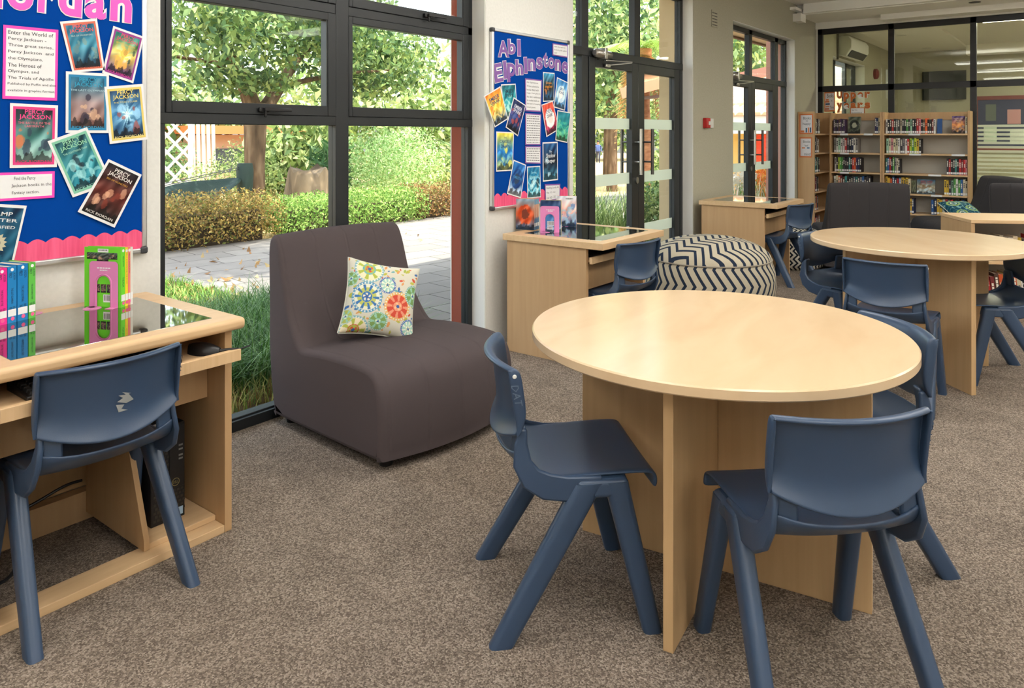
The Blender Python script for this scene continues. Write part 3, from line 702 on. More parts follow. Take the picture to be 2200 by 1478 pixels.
def cable(label, pts, r, m):
    P = []
    for i in range(len(pts) - 1):
        for k in range(6):
            a = Vector(pts[max(i - 1, 0)]); b = Vector(pts[i]); c = Vector(pts[i + 1]); d = Vector(pts[min(i + 2, len(pts) - 1)]); u = k / 6
            P.append(0.5 * ((2 * b) + (c - a) * u + (2 * a - 5 * b + 4 * c - d) * u * u + (3 * b - a - 3 * c + d) * u ** 3))
    P.append(Vector(pts[-1]))
    o = MB().tube(P, r, 8).build('cable', m, None, smooth=True, origin=pts[0]); return tag(o, label, 'cable', 'cables under the desk')
cable('black cable hanging down behind the scuffed chair', [(1.02, 2.82, 0.46), (0.99, 2.80, 0.30), (0.93, 2.74, 0.14), (0.88, 2.62, 0.03), (0.82, 2.60, 0.006), (0.76, 2.63, 0.006)], 0.005, 'black')
cable('black cable running along the back rail of the desk with the spine row', [(0.80, 2.79, 0.13), (0.95, 2.79, 0.12), (1.08, 2.79, 0.15), (1.14, 2.79, 0.15)], 0.005, 'black')
cable('thin orange cable under the desk with the spine row', [(1.04, 2.81, 0.40), (0.95, 2.80, 0.22), (0.84, 2.78, 0.12), (0.80, 2.70, 0.02), (0.745, 2.60, 0.005)], 0.003, mk('cable_orange', S(190, 96, 34), 0.5))

# ---- upholstered lounge chairs (local: width along x centred, front at y=0, back towards +y)
def lounge(label, loc, rz, mat, W_=0.84):
    t = thing('lounge_chair', label, 'lounge chair', (loc[0], loc[1], 0), rz, 'grey armless lounge chairs')
    prof = [(0.02, 0.045), (-0.005, 0.06), (-0.012, 0.16), (-0.006, 0.27), (0.012, 0.345), (0.05, 0.388), (0.12, 0.405), (0.28, 0.408), (0.44, 0.400), (0.545, 0.390), (0.585, 0.400), (0.632, 0.450), (0.685, 0.53), (0.73, 0.65), (0.76, 0.75), (0.782, 0.815), (0.808, 0.862), (0.842, 0.878), (0.868, 0.862), (0.880, 0.82), (0.876, 0.72), (0.862, 0.55), (0.84, 0.35), (0.815, 0.18), (0.79, 0.06), (0.77, 0.045), (0.55, 0.042), (0.28, 0.042)]
    # refine the outline, then sweep it across the width with rounded ends
    n = len(prof); fine = []
    for i in range(n):
        p0, p1, p2, p3 = [Vector(prof[(i + k) % n]) for k in (-1, 0, 1, 2)]
        for k in range(3):
            q = k / 3; fine.append(0.5 * ((2 * p1) + (p2 - p0) * q + (2 * p0 - 5 * p1 + 4 * p2 - p3) * q * q + (3 * p1 - p0 - 3 * p2 + p3) * q ** 3))
    N = len(fine); nor = []
    for i in range(N):
        d = (fine[(i + 1) % N] - fine[i - 1]).normalized(); nor.append(Vector((d.y, -d.x)))
    area = sum(fine[i].x * fine[(i + 1) % N].y - fine[(i + 1) % N].x * fine[i].y for i in range(N)); sg = 1 if area > 0 else -1
    rr = 0.022
    rings = []
    def ring_at(u, inset, edge):
        r = []
        for i, p in enumerate(fine):
            y, z = p; bul = max(0.0, 1 - y / 0.45) if y < 0.45 else 0
            y2 = y - 0.06 * bul * (1 - u * u) - (0.010 * (1 - u * u) if z > 0.5 and y < 0.8 else 0)
            z2 = z + (0.012 * (1 - u * u) if z > 0.30 else 0)
            y2 -= nor[i].x * sg * inset; z2 -= nor[i].y * sg * inset
            hw = (W_ / 2) * (1 - 0.07 * max(0, (z - 0.42) / 0.46)) * (1 + 0.010 * math.sin(z * 9))
            x = math.copysign(hw - edge, u) if edge is not None else u * (hw - rr)
            r.append((x, y2, max(0.04, z2)))
        return r
    for k in range(4): q = PI / 2 * k / 4; rings.append(ring_at(-1, rr * (1 - math.sin(q)), rr * (1 - math.cos(q))))
    for k in range(17): rings.append(ring_at(-1 + 2 * k / 16, 0.0, None))
    for k in range(3, -1, -1): q = PI / 2 * k / 4; rings.append(ring_at(1, rr * (1 - math.sin(q)), rr * (1 - math.cos(q))))
    body = MB().ring(rings, True, False)
    from mathutils.geometry import delaunay_2d_cdt
    for k0, flip in ((0, False), ((len(rings) - 1) * N, True)):
        pl = [Vector((body.v[k0 + i][1], body.v[k0 + i][2])) for i in range(N)]
        _, _, tris, ov, _, _ = delaunay_2d_cdt(pl, [], [list(range(N))], 1, 1e-6)
        for tr in tris:
            ids = [ov[a][0] for a in tr if ov[a]]
            if len(ids) == 3: body.f.append(tuple(k0 + i for i in (ids[::-1] if flip == (sg > 0) else ids))); body.m.append(0)
    body.build('upholstered_body', mat, t, smooth=True, angle=50)
    for sx in (-1, 1):
        for y in (0.06, 0.76): MB().lathe([(0.028, 0), (0.032, 0.045)], 14, (sx * (W_ / 2 - 0.08), y, 0)).build('foot', 'black', t, smooth=True)
    return t
lounge('brown-grey lounge chair by the big window holding the medallion cushion', (2.418, 2.215), R(-4), 'lounge', 0.79)
lounge('dark lounge chair with stitched back in front of the narrow partition bookcase', (8.62, 2.06), R(115), 'lounge2', 0.78)
lounge('dark lounge chair by the black partition post with the teal cushion', (9.42, 1.42), R(-143), 'lounge2', 0.8)
lounge('dark lounge chair just behind the low double bookcase', (9.35, 0.13), R(70), 'lounge2', 0.8)

# ---- cushions: printed cloth in high resolution colour
def cushion(name, label, size, thick, paint, n=150):
    u = np.linspace(-1, 1, n); U, V = np.meshgrid(u, u)
    edge = (1 - np.abs(U) ** 2.4) * (1 - np.abs(V) ** 2.4)
    pin = 1 - 0.10 * (np.abs(U) ** 2) * (1 - np.abs(V) ** 2) * 0; 
    X = U * size / 2 * (1 - 0.09 * (1 - V ** 2) * np.abs(U) ** 3); Z = V * size / 2 * (1 - 0.09 * (1 - U ** 2) * np.abs(V) ** 3)
    T = thick / 2 * np.clip(edge, 0, 1) ** 0.45 + 0.003
    front = np.stack([X, -T, Z], -1).reshape(-1, 3); back = np.stack([X, T, Z], -1).reshape(-1, 3)
    idx = np.arange(n * n).reshape(n, n)
    q = np.stack([idx[:-1, :-1], idx[:-1, 1:], idx[1:, 1:], idx[1:, :-1]], -1).reshape(-1, 4)
    qb = q[:, ::-1] + n * n
    b = np.concatenate([idx[0, :], idx[1:, -1], idx[-1, -2::-1], idx[-2:0:-1, 0]])
    b2 = np.roll(b, -1); rim = np.stack([b2, b, b + n * n, b2 + n * n], -1)
    col = paint((U + 1) / 2, (1 - V) / 2).reshape(-1, 3)
    root = thing(name, label, 'cushion')
    npmesh('cover', np.concatenate([front, back]), np.concatenate([q, qb, rim]), np.concatenate([col, col]), 'fabric', root, smooth=True)
    bp = np.concatenate([idx[0, ::6], idx[::6, -1], idx[-1, ::-6], idx[::-6, 0]])
    P = [tuple(front[i] + np.array([0, T.ravel()[i], 0])) for i in bp]
    pm = MB().tube(P + [P[0]], 0.0045, 6).build('piping', mk('piping_' + name, S(206, 206, 190), 0.85), root, smooth=True)
    return root
def medallions(u, v):
    rng = np.random.RandomState(3)
    out = np.ones(u.shape + (3,)) * lin([208, 204, 188])
    def put(mask, c): out[mask] = lin(c)
    for _ in range(150):                                     # sprigs and small flowers between the medallions
        cx, cy = rng.rand(2); r = rng.uniform(0.008, 0.02); c = [(158, 172, 82), (66, 108, 168), (205, 86, 60), (106, 164, 168), (182, 180, 80), (214, 150, 92)][rng.randint(6)]
        a = rng.rand() * PI; dx = (u - cx) * math.cos(a) + (v - cy) * math.sin(a); dy = -(u - cx) * math.sin(a) + (v - cy) * math.cos(a)
        put((dx / (r * 2.0)) ** 2 + (dy / r) ** 2 < 1, c)
    def med(cx, cy, r, rings, petals=8, core=(226, 222, 200), pc=(66, 118, 176)):
        d = np.hypot(u - cx, v - cy) / r; th = np.arctan2(v - cy, u - cx)
        for rad, c in rings: put(d < rad, c)
        put((d < 0.80) & (d > 0.40) & (np.cos(th * petals) > 0.35), pc)
        put((np.abs(d - 0.91) < 0.045) & (np.cos(th * 28) > 0.2), (222, 226, 222))
        put((d < 0.34), pc); put((d < 0.26) & (np.cos(th * petals / 2 + d * 9) > 0), core); put(d < 0.12, (70, 100, 160))
    med(0.27, 0.53, 0.205, [(1, (92, 152, 186)), (0.84, (226, 228, 206)), (0.62, (190, 196, 104))], 10)
    med(0.70, 0.60, 0.190, [(1, (222, 176, 108)), (0.80, (206, 80, 62))], 8, (232, 190, 150), (226, 150, 120))
    med(0.27, 0.14, 0.20, [(1, (128, 176, 186)), (0.86, (232, 224, 190)), (0.45, (112, 178, 182))], 7, (214, 90, 70), (176, 186, 84))
    med(0.53, 0.34, 0.115, [(1, (70, 104, 166)), (0.80, (164, 206, 190))], 9, (120, 160, 110), (232, 232, 214))
    med(0.46, 0.83, 0.125, [(1, (124, 186, 160)), (0.86, (128, 160, 92))], 6, (226, 226, 200), (150, 200, 176))
    med(0.93, 0.42, 0.14, [(1, (110, 170, 160)), (0.85, (118, 154, 92))], 6, (226, 226, 200), (150, 196, 170))
    med(0.90, 0.86, 0.12, [(1, (64, 104, 170)), (0.80, (164, 206, 190))], 9, (120, 160, 110), (232, 232, 214))
    med(0.17, 0.97, 0.19, [(1, (128, 176, 186)), (0.86, (232, 220, 188)), (0.4, (206, 92, 74))], 7, (214, 90, 70), (176, 186, 84))
    med(0.03, 0.30, 0.10, [(1, (124, 186, 160)), (0.86, (128, 160, 92))], 6, (226, 226, 200), (150, 200, 176))
    med(0.03, 0.80, 0.10, [(1, (150, 190, 190)), (0.86, (176, 184, 96))], 6, (226, 226, 200), (150, 200, 176))
    return out
cu = cushion('cushion', 'cushion printed with blue and red medallions on the window lounge chair', 0.355, 0.13, medallions)
cu.location = (2.405, 2.66, 0.575); cu.rotation_euler = Euler((R(-24), R(13), R(-30)), 'XYZ')
def swirls(u, v):
    out = np.ones(u.shape + (3,)) * lin([22, 72, 92])
    for cx, cy, r in ((0.3, 0.3, 0.24), (0.72, 0.6, 0.22), (0.3, 0.82, 0.2), (0.75, 0.15, 0.18)):
        d = np.hypot((u - cx), (v - cy) * 1.3) / r
        out[(np.abs(d - 0.75) < 0.14)] = lin([150, 176, 96]); out[(np.abs(d - 0.35) < 0.09)] = lin([200, 214, 190])
    w = np.sin(u * 22 + 3 * np.sin(v * 13)) + np.sin(v * 25 + 2 * np.sin(u * 17))
    out[np.abs(w) < 0.22] = lin([120, 170, 176])
    return out
c2 = cushion('cushion', 'teal cushion with green rings on the lounge chair by the partition', 0.36, 0.13, swirls, 90)
c2.location = (9.62, 1.12, 0.50); c2.rotation_euler = Euler((R(-64), 0, R(-50)), 'XYZ')

# ---- poufs: a stitched drum side and a domed top, chevron print through a UV map
def pouf(label, loc, rad, h, mat, rz=0.0):
    t = thing('pouf', label, 'pouf', (loc[0], loc[1], 0), rz)
    def part(name, prof, top):
        n = 72; vs = []; uv = []
        for i, (r, z) in enumerate(prof):
            for k in range(n + 1):
                a = 2 * PI * k / n
                vs.append((r * math.cos(a), r * math.sin(a), z)); uv.append((r * math.cos(a + 0.95) * 1.08 + 2, r * math.sin(a + 0.95) * 1.08 + 2) if top else (a * rad, z))
        me = bpy.data.meshes.new(name); fs = [(i * (n + 1) + k, i * (n + 1) + k + 1, (i + 1) * (n + 1) + k + 1, (i + 1) * (n + 1) + k) for i in range(len(prof) - 1) for k in range(n)]
        me.from_pydata(vs, [], fs); l = me.uv_layers.new(name='UVMap')
        for p in me.polygons:
            for li in p.loop_indices: l.data[li].uv = uv[me.loops[li].vertex_index]
        me.materials.append(M[mat]); me.polygons.foreach_set('use_smooth', [True] * len(me.polygons))
        o = bpy.data.objects.new(name, me); COL.objects.link(o); o.parent = t
    hs = h * 0.70
    part('drum_side', [(rad * 0.84, 0.0), (rad * 0.93, 0.02), (rad * 0.985, h * 0.18), (rad, h * 0.36), (rad * 0.985, h * 0.54), (rad * 0.93, hs)], False)
    part('domed_top', [(rad * (0.93 + 0.004), hs - 0.004)] + [(rad * 0.932 * math.cos(b), hs + (h - hs) * math.sin(b)) for b in [R(x) for x in range(8, 90, 9)]] + [(0.0005, h)], True)
    sm = [(rad * 0.938 * math.cos(2 * PI * k / 48), rad * 0.938 * math.sin(2 * PI * k / 48), hs) for k in range(49)]
    MB().tube(sm, 0.006, 6).build('seam', mk('seam_' + mat, S(150, 142, 128), 0.9), t, smooth=True)
    return t
pouf('big round pouf in navy and cream chevrons between the two desks', (5.56, 2.36), 0.50, 0.565, 'chev', R(25))
pouf('smaller black and white zigzag pouf beside the bookcase end panel', (7.86, 2.47), 0.37, 0.42, 'chev2')
# ================================================================== SHELVES AND BOOKS
_cm = {}
def cmat(c, rough=0.5):
    k = tuple(c)
    if k not in _cm: _cm[k] = mk('cover_%d_%d_%d' % k, S(*k), rough, spec=0.4)
    return _cm[k]
NAMED = {'black': (34, 32, 36), 'charcoal': (58, 55, 58), 'purple': (70, 48, 86), 'red': (190, 52, 48), 'white': (212, 208, 200), 'cream': (196, 184, 156), 'green': (84, 150, 72),
         'lime': (170, 190, 60), 'teal': (70, 140, 136), 'blue': (52, 96, 152), 'navy': (36, 48, 82), 'yellow': (212, 174, 60), 'orange': (214, 96, 48), 'brown': (92, 68, 52),
         'grey': (128, 124, 120), 'pink': (206, 134, 140), 'mint': (150, 190, 160), 'maroon': (110, 40, 44)}
ORD = 'first second third fourth fifth sixth seventh eighth ninth tenth eleventh twelfth thirteenth fourteenth fifteenth sixteenth seventeenth eighteenth nineteenth twentieth'.split() + ['twenty-' + x for x in 'first second third fourth fifth sixth seventh eighth ninth'.split()]
def book_mesh(t, h, d, colour, rng, label=True):
    b = MB(); e = min(0.0022, t * 0.2)
    b.box(0, t, 0, 0.003, 0, h, 0).box(0, e, 0.003, d, 0, h, 0).box(t - e, t, 0.003, d, 0, h, 0).box(e, t - e, 0.003, d - 0.003, 0.003, h - 0.003, 1)
    if label: b.box(t * 0.06, t * 0.94, -0.0006, 0.0, 0.010, 0.034, 2)
    z = h * rng.uniform(0.45, 0.55); k = rng.randint(2, 4)
    for i in range(k):
        z1 = z + h * rng.uniform(0.06, 0.14)
        b.box(t * 0.25, t * 0.75, -0.0005, 0.0, z, min(z1, h * 0.93), 3); z = z1 + h * 0.03
        if z > h * 0.9: break
    return b
def shelf_frame(loc, rz):
    c, s = math.cos(rz), math.sin(rz)
    return lambda x, y, z: (loc[0] + c * x - s * y, loc[1] + s * x + c * y, loc[2] + z)
rngb = random.Random(7)
def row(frame, rz, x0, x1, z, colours, hmin, hmax, shelf, case, group, y0=0.03, dep=0.15, start=0, lean=0.0, label=True, noun='book'):
    end = 'its poster panel' if 'corner' in case else ('its pale end panel' if 'low' in case else 'the window wall')
    n = len(colours); w = (x1 - x0) / n
    for i, cn in enumerate(colours):
        h = rngb.uniform(hmin, hmax); t = w * rngb.uniform(0.84, 0.97)
        tint = rngb.uniform(0.9, 1.12); c = tuple(int(min(255, v * tint) // 6 * 6) for v in NAMED[cn])
        ac = S(*((225, 220, 205) if sum(c) < 360 else (50, 46, 50)))
        m = book_mesh(t, h, dep, c, rngb, label)
        key = 'spine_print_%d' % (sum(c) < 360)
        if key not in M: M[key] = mk(key, ac, 0.6)
        o = m.build(noun, [cmat(c), 'pages', 'paper', key])
        o.location = frame(x0 + i * w, y0 + rngb.uniform(-0.006, 0.006), z); o.rotation_euler = Euler((0, rngb.uniform(-0.012, 0.012) + lean, rz), 'XYZ')
        tag(o, '%s %s, %s from %s, %s shelf of %s' % (cn, noun, ORD[start + i], end, shelf, case), 'book', group)
def bookcase(label, loc, rz, w, h, d, shelves, back='white', name='bookcase', strips=(), toprail=True, side=0.022, ends=(True, True), plinth=True):
    t = thing(name, label, 'bookcase', loc, rz)
    for k, x in enumerate((0, w - side)):
        if ends[k]: MB().box(x, x + side, 0, d, 0, h).build('side_panel', 'oak_v', t, bevel=0.0015)
    MB().box(side, w - side, d - 0.010, d - 0.002, 0.02, h - 0.02).build('back_panel', mk('shelf_back_' + label[:9], S(196, 192, 182), 0.7), t)
    for z in shelves: MB().box(side + 0.0005, w - side - 0.0005, 0.005, d - 0.011, z - 0.02, z).build('shelf', 'beech_x', t, bevel=0.001)
    if toprail: MB().box(side + 0.0005, w - side - 0.0005, d - 0.032, d - 0.012, h - 0.10, h - 0.004).build('top_rail', 'oak_v', t)
    if plinth: MB().box(side + 0.0005, w - side - 0.0005, 0.03, 0.05, 0, 0.06).build('plinth', 'oak_v', t)
    for x, z, l in strips: MB().box(x, x + l, 0.0015, 0.0048, z - 0.022, z + 0.002).build('shelf_label', 'paper', t)
    return t
SH = [1.365, 1.115, 0.862, 0.612, 0.365, 0.105]
# left and right bookcases along the partition (facing the room, -x)
LW = 0.635; lloc = (10.38, 2.725, 0)
bookcase('narrower of the two bookcases against the glass partition', lloc, R(-90), LW, 1.64, 0.30, SH, strips=[(0.13, SH[0], 0.10), (0.42, SH[0], 0.11), (0.13, SH[1], 0.11), (0.13, SH[2], 0.11)])
RW = 0.96; rloc = (10.38, 2.085, 0)
bookcase('wider of the two bookcases against the glass partition', rloc, R(-90), RW, 1.64, 0.30, SH, strips=[(0.30, SH[0], 0.13), (0.31, SH[1], 0.13), (0.77, SH[1], 0.14), (0.52, SH[2], 0.14), (0.55, SH[3], 0.12)])
fl = shelf_frame(lloc, R(-90)); fr_ = shelf_frame(rloc, R(-90))
G1 = 'books in the narrow partition bookcase'; G2 = 'books in the wide partition bookcase'
CL, CR = 'the narrow partition bookcase', 'the wide partition bookcase'
def cols(s): return s.split()
row(fl, R(-90), 0.045, 0.185, SH[0], cols('purple charcoal purple brown purple charcoal purple'), 0.185, 0.20, 'top', CL, G1)
row(fl, R(-90), 0.545, 0.608, SH[0], cols('purple navy cream'), 0.19, 0.21, 'top', CL, G1, start=7)
row(fl, R(-90), 0.05, 0.345, SH[1], cols('grey white mint white white red charcoal black navy white grey'), 0.185, 0.20, 'second', CL, G1)
row(fl, R(-90), 0.055, 0.385, SH[2], cols('white charcoal lime green green charcoal black black teal black red orange purple navy black'), 0.185, 0.20, 'third', CL, G1)
row(fl, R(-90), 0.05, 0.50, SH[3], cols('white cream orange maroon brown teal black black black navy teal charcoal black blue black charcoal black'), 0.185, 0.205, 'fourth', CL, G1)
row(fr_, R(-90), 0.035, 0.60, SH[0], cols('white black black red charcoal grey charcoal cream black black green charcoal mint black charcoal red pink black brown orange black charcoal maroon white'), 0.175, 0.19, 'top', CR, G2)
row(fr_, R(-90), 0.91, 0.934, SH[0], cols('cream'), 0.20, 0.205, 'top', CR, G2, start=24)
row(fr_, R(-90), 0.045, 0.44, SH[1], cols('mint cream pink cream cream white charcoal grey white red lime green lime yellow black'), 0.18, 0.195, 'second', CR, G2)
row(fr_, R(-90), 0.035, 0.20, SH[2], cols('teal blue red charcoal green grey cream black'), 0.18, 0.205, 'third', CR, G2)
row(fr_, R(-90), 0.715, 0.935, SH[2], cols('charcoal red black charcoal teal black red maroon red pink'), 0.18, 0.20, 'third', CR, G2, start=8)
row(fr_, R(-90), 0.035, 0.32, SH[3], cols('yellow yellow orange blue charcoal red blue yellow yellow yellow cream'), 0.18, 0.21, 'fourth', CR, G2)
row(fr_, R(-90), 0.69, 0.935, SH[3], cols('yellow yellow charcoal mint green white green blue cream cream'), 0.18, 0.215, 'fourth', CR, G2, start=11)
row(fr_, R(-90), 0.20, 0.36, SH[4], cols('pink red blue teal orange yellow navy'), 0.18, 0.20, 'fifth', CR, G2)
row(fr_, R(-90), 0.55, 0.935, SH[4], cols('blue navy yellow yellow white red charcoal red brown black orange blue navy'), 0.175, 0.20, 'fifth', CR, G2, start=7)
# corner bookcase along the window wall: only its end panel and a narrow view of the shelves show
cw = 0.80; cloc = (9.90, 2.785, 0)
bookcase('corner bookcase by the far doors with two posters on its end panel', cloc, 0, 0.80, 1.65, 0.208, SH, ends=(True, True))
fc = shelf_frame(cloc, 0)
for k, (sh, cc) in enumerate(zip(('top', 'second', 'third', 'fourth', 'fifth', 'bottom'), ('charcoal cream brown charcoal white grey', 'cream charcoal grey brown white', 'black teal charcoal mint black', 'brown maroon grey charcoal', 'brown cream orange charcoal', 'black red charcoal maroon brown grey'))):
    cc = cc.split(); row(fc, 0, 0.06, 0.06 + 0.045 * len(cc), SH[k], cc, 0.17, 0.205, sh, 'the corner bookcase with posters', 'books in the corner bookcase', y0=0.02, dep=0.15)
# low double bookcase at the right edge
bl = (6.41, 0.685, 0); brz = R(-60)
bc = bookcase('low double bookcase of pale wood behind the far round table', bl, brz, 1.5, 0.70, 0.52, [0.115, 0.42], toprail=False, side=0.026)
MB().box(-0.004, 1.504, -0.006, 0.524, 0.7005, 0.726).build('worktop', 'beech_x', bc, bevel=0.002)
fb = shelf_frame(bl, brz)
row(fb, brz, 0.05, 0.62, 0.42, cols('maroon brown red cream charcoal maroon cream white white cream yellow charcoal white red pink white maroon charcoal'), 0.15, 0.185, 'upper', 'the low double bookcase', 'books in the low bookcase', y0=0.10, dep=0.14, label=False)
row(fb, brz, 0.05, 0.55, 0.115, cols('white maroon cream red maroon brown orange yellow cream orange cream white grey navy charcoal white'), 0.18, 0.225, 'lower', 'the low double bookcase', 'books in the low bookcase', y0=0.06, dep=0.15, lean=-0.12, label=False)

# ================================================================== PRINTED CARDS: covers, notes, posters
def art(seed, top, mid, bot, accents, kind='burst', nx=44, ny=64):
    rng = np.random.RandomState(seed)
    v, u = np.meshgrid(np.linspace(0, 1, ny), np.linspace(0, 1, nx), indexing='ij')
    T, Mi, B = [np.array(c, float) for c in (top, mid, bot)]
    k = v[..., None]
    c = np.where(k < 0.5, T + (Mi - T) * (k / 0.5), Mi + (B - Mi) * ((k - 0.5) / 0.5))
    ph = rng.rand(8) * 6.28; nz = sum(np.sin(u * f1 * 6 + v * f2 * 6 + p) for f1, f2, p in zip(rng.uniform(0.5, 4, 8), rng.uniform(0.5, 4, 8), ph)) / 8
    c = c + nz[..., None] * 70
    if kind == 'burst':
        th = np.arctan2(v - 0.52, u - 0.5); d = np.hypot(u - 0.5, (v - 0.52) * 1.3)
        w = (np.cos(th * rng.randint(7, 12) + nz * 5) > 0.2) * np.exp(-(d / 0.35) ** 2)
        c = c * (1 - w[..., None]) + np.array(accents[0], float) * w[..., None]
        c += (np.exp(-(d / 0.16) ** 2))[..., None] * np.array([90, 80, 50])
    if kind in ('waves', 'burst', 'blob'):
        for i in range(9):
            cx, cy, r = rng.uniform(0.1, 0.9), rng.uniform(0.35, 0.85), rng.uniform(0.04, 0.13)
            a = np.array(accents[i % len(accents)], float); m = (((u - cx) / r) ** 2 + ((v - cy) / (r * rng.uniform(0.5, 1.4))) ** 2 + nz * 1.2) < 1
            c[m] = c[m] * 0.35 + a * 0.65
    if kind == 'waves':
        m = np.sin(v * 26 + np.sin(u * 9 + seed) * 2.2) > 0.72; c[m & (v > 0.35)] = c[m & (v > 0.35)] * 0.4 + np.array(accents[0], float) * 0.6
    if kind == 'round':
        d = np.hypot((u - 0.5), (v - 0.5) * 1.25); m = d < 0.40 + nz * 0.06
        c[m] = np.array(accents[0], float) + nz[m][:, None] * 60; m2 = d < 0.2 + nz * 0.08; c[m2] = np.array(accents[-1], float)
    sk = v > 0.86 + 0.05 * np.sin(u * 17 + seed) + 0.03 * np.sin(u * 41); c[sk] *= 0.45
    return np.clip(c * 1.12, 0, 255)
def quad_fn(C, n):
    C = [Vector(c) for c in C]; n = Vector(n).normalized()
    def fn(u, v, l=0.0): return (C[0] * (1 - u) + C[1] * u) * (1 - v) + (C[3] * (1 - u) + C[2] * u) * v + n * l
    return fn
class Card:
    def __init__(s, name, label, cat, C, n, paper='paper', group=None, th=0.0012):
        s.fn = quad_fn(C, n); s.o0 = s.fn(0.5, 0.5)
        s.root = MB().hexa([s.fn(0, 1, -th), s.fn(1, 1, -th), s.fn(1, 1, 0), s.fn(0, 1, 0), s.fn(0, 0, -th), s.fn(1, 0, -th), s.fn(1, 0, 0), s.fn(0, 0, 0)]).build(name, paper, None, origin=s.o0)
        tag(s.root, label, cat, group)
    def part(s, name, mb, mat): return mb.build(name, mat, s.root, origin=s.o0)
    def rect(s, name, u0, v0, u1, v1, mat, l=0.0004):
        return s.part(name, MB().add([s.fn(u0, v1, l), s.fn(u1, v1, l), s.fn(u1, v0, l), s.fn(u0, v0, l)], [(0, 1, 2, 3)]), mat)
    def art(s, name, u0, v0, u1, v1, A, l=0.0006):
        ny, nx = A.shape[:2]; P = np.array([s.fn(u0 + (u1 - u0) * i / (nx - 1), v0 + (v1 - v0) * j / (ny - 1), l) for j in range(ny) for i in range(nx)]) - np.array(s.o0)
        ix = np.arange(nx * ny).reshape(ny, nx); q = np.stack([ix[1:, :-1], ix[1:, 1:], ix[:-1, 1:], ix[:-1, :-1]], -1).reshape(-1, 4)
        return npmesh(name, P, q, lin(A).reshape(-1, 3), 'attr', s.root)
    def text(s, name, items, mat, l=0.0010, off=0.0, res=2):
        b = MB()
        for t, u0, v0, u1, v1 in items: put_text(b, s.fn, t, u0, v0, u1, v1, 0, off, res, l, 'line' if v1 - v0 < 0 else 'fit')
        return s.part(name, b, mat)
    def lines(s, name, us, ys, h, mat, seed=1, l=0.0010):
        """rows of print too small to read: word-length dashes"""
        rng = random.Random(seed); b = MB()
        for v in ys:
            u = us[0]
            while u < us[1] - 0.05:
                w = rng.uniform(0.05, 0.14); e = min(u + w, us[1])
                b.add([s.fn(u, v + h, l), s.fn(e, v + h, l), s.fn(e, v, l), s.fn(u, v, l)], [(0, 1, 2, 3)]); u = e + 0.03
        return s.part(name, b, mat)
def wall3(pts, y): return [(x, y, z) for x, z in pts]
NW = (0, -1, 0)
def cover(label, pts, y, border, A, titles, mat, author=None, amat=None, margin=0.06, group='book cover prints on the pink-lettered board', sub=None, smat=None):
    c = Card('cover_print', label, 'book cover print', wall3(pts, y), NW, 'paper', group)
    m = margin
    if border: c.rect('border', m, m * 0.75, 1 - m, 1 - m * 0.75, cmat(border)); m += 0.055
    c.art('picture', m, m * 0.75, 1 - m, 1 - m * 0.75, A)
    c.text('title', titles, mat, off=0.012)
    if author: c.text('author_line', author, amat or mat, off=0.004)
    if sub: c.text('subtitle', sub, smat or mat)
    return c
YB = 2.9735
def ink(*c): return cmat(c, 0.6)
PJ = [('PERCY', 0.30, 0.085, 0.72, 0.155), ('JACKSON', 0.18, 0.165, 0.84, 0.255)]
RR = [('RICK RIORDAN', 0.14, 0.885, 0.86, 0.93)]
def sub(t, u0=0.2, u1=0.8): return [(t, u0, 0.28, u1, 0.31)]
cover('orange-bordered book cover print, topmost below the pink heading', [(1.14, 1.77), (1.268, 1.797), (1.297, 1.604), (1.183, 1.586)], YB, (214, 110, 84), art(1, (40, 96, 120), (58, 128, 150), (22, 54, 74), [(120, 142, 134), (96, 120, 120)], 'blob'), PJ, ink(226, 92, 92), RR, ink(60, 24, 30), sub=sub('SEA OF MONSTERS'), smat=ink(190, 200, 190))
cover('purple-bordered cover print with a yellow burst beside the orange-bordered one', [(1.328, 1.776), (1.446, 1.746), (1.403, 1.559), (1.287, 1.593)], YB, (150, 56, 140), art(2, (30, 110, 104), (200, 190, 110), (70, 40, 100), [(236, 170, 70), (36, 60, 50)], 'burst'), PJ, ink(226, 70, 110), RR, ink(216, 60, 150), sub=sub('BATTLE OF THE LABYRINTH'), smat=ink(232, 180, 60))
cover('blue-bordered cover print with a sword shape, below the orange-bordered one', [(1.16, 1.59), (1.311, 1.591), (1.311, 1.364), (1.159, 1.364)], YB - 0.001, (34, 128, 172), art(3, (30, 96, 124), (136, 116, 116), (112, 76, 66), [(196, 160, 130), (40, 36, 52)], 'blob'), PJ, ink(40, 150, 186), RR, ink(50, 150, 190), sub=sub('THE LAST OLYMPIAN', 0.1, 0.9), smat=ink(180, 210, 220))
cover('yellow-bordered cover print overlapping the board frame by the window', [(1.294, 1.54), (1.44, 1.559), (1.461, 1.339), (1.314, 1.322)], YB - 0.002, (228, 206, 110), art(4, (24, 54, 84), (70, 130, 176), (30, 60, 84), [(150, 200, 226), (160, 70, 60)], 'burst'), PJ, ink(232, 214, 112), RR, ink(232, 220, 150), sub=sub("THE TITAN'S CURSE"), smat=ink(220, 210, 120))
cover('pink-bordered cover print below the long note on the pink-lettered board', [(0.982, 1.468), (1.134, 1.464), (1.13, 1.24), (0.981, 1.242)], YB, (226, 60, 130), art(5, (36, 46, 50), (70, 120, 116), (150, 180, 170), [(40, 52, 70), (196, 110, 70)], 'blob'), PJ, ink(240, 70, 140), RR, ink(210, 40, 100), sub=[('THE BATTLE OF THE', 0.16, 0.28, 0.84, 0.315), ('LABYRINTH', 0.3, 0.33, 0.7, 0.365)], smat=ink(226, 110, 130))
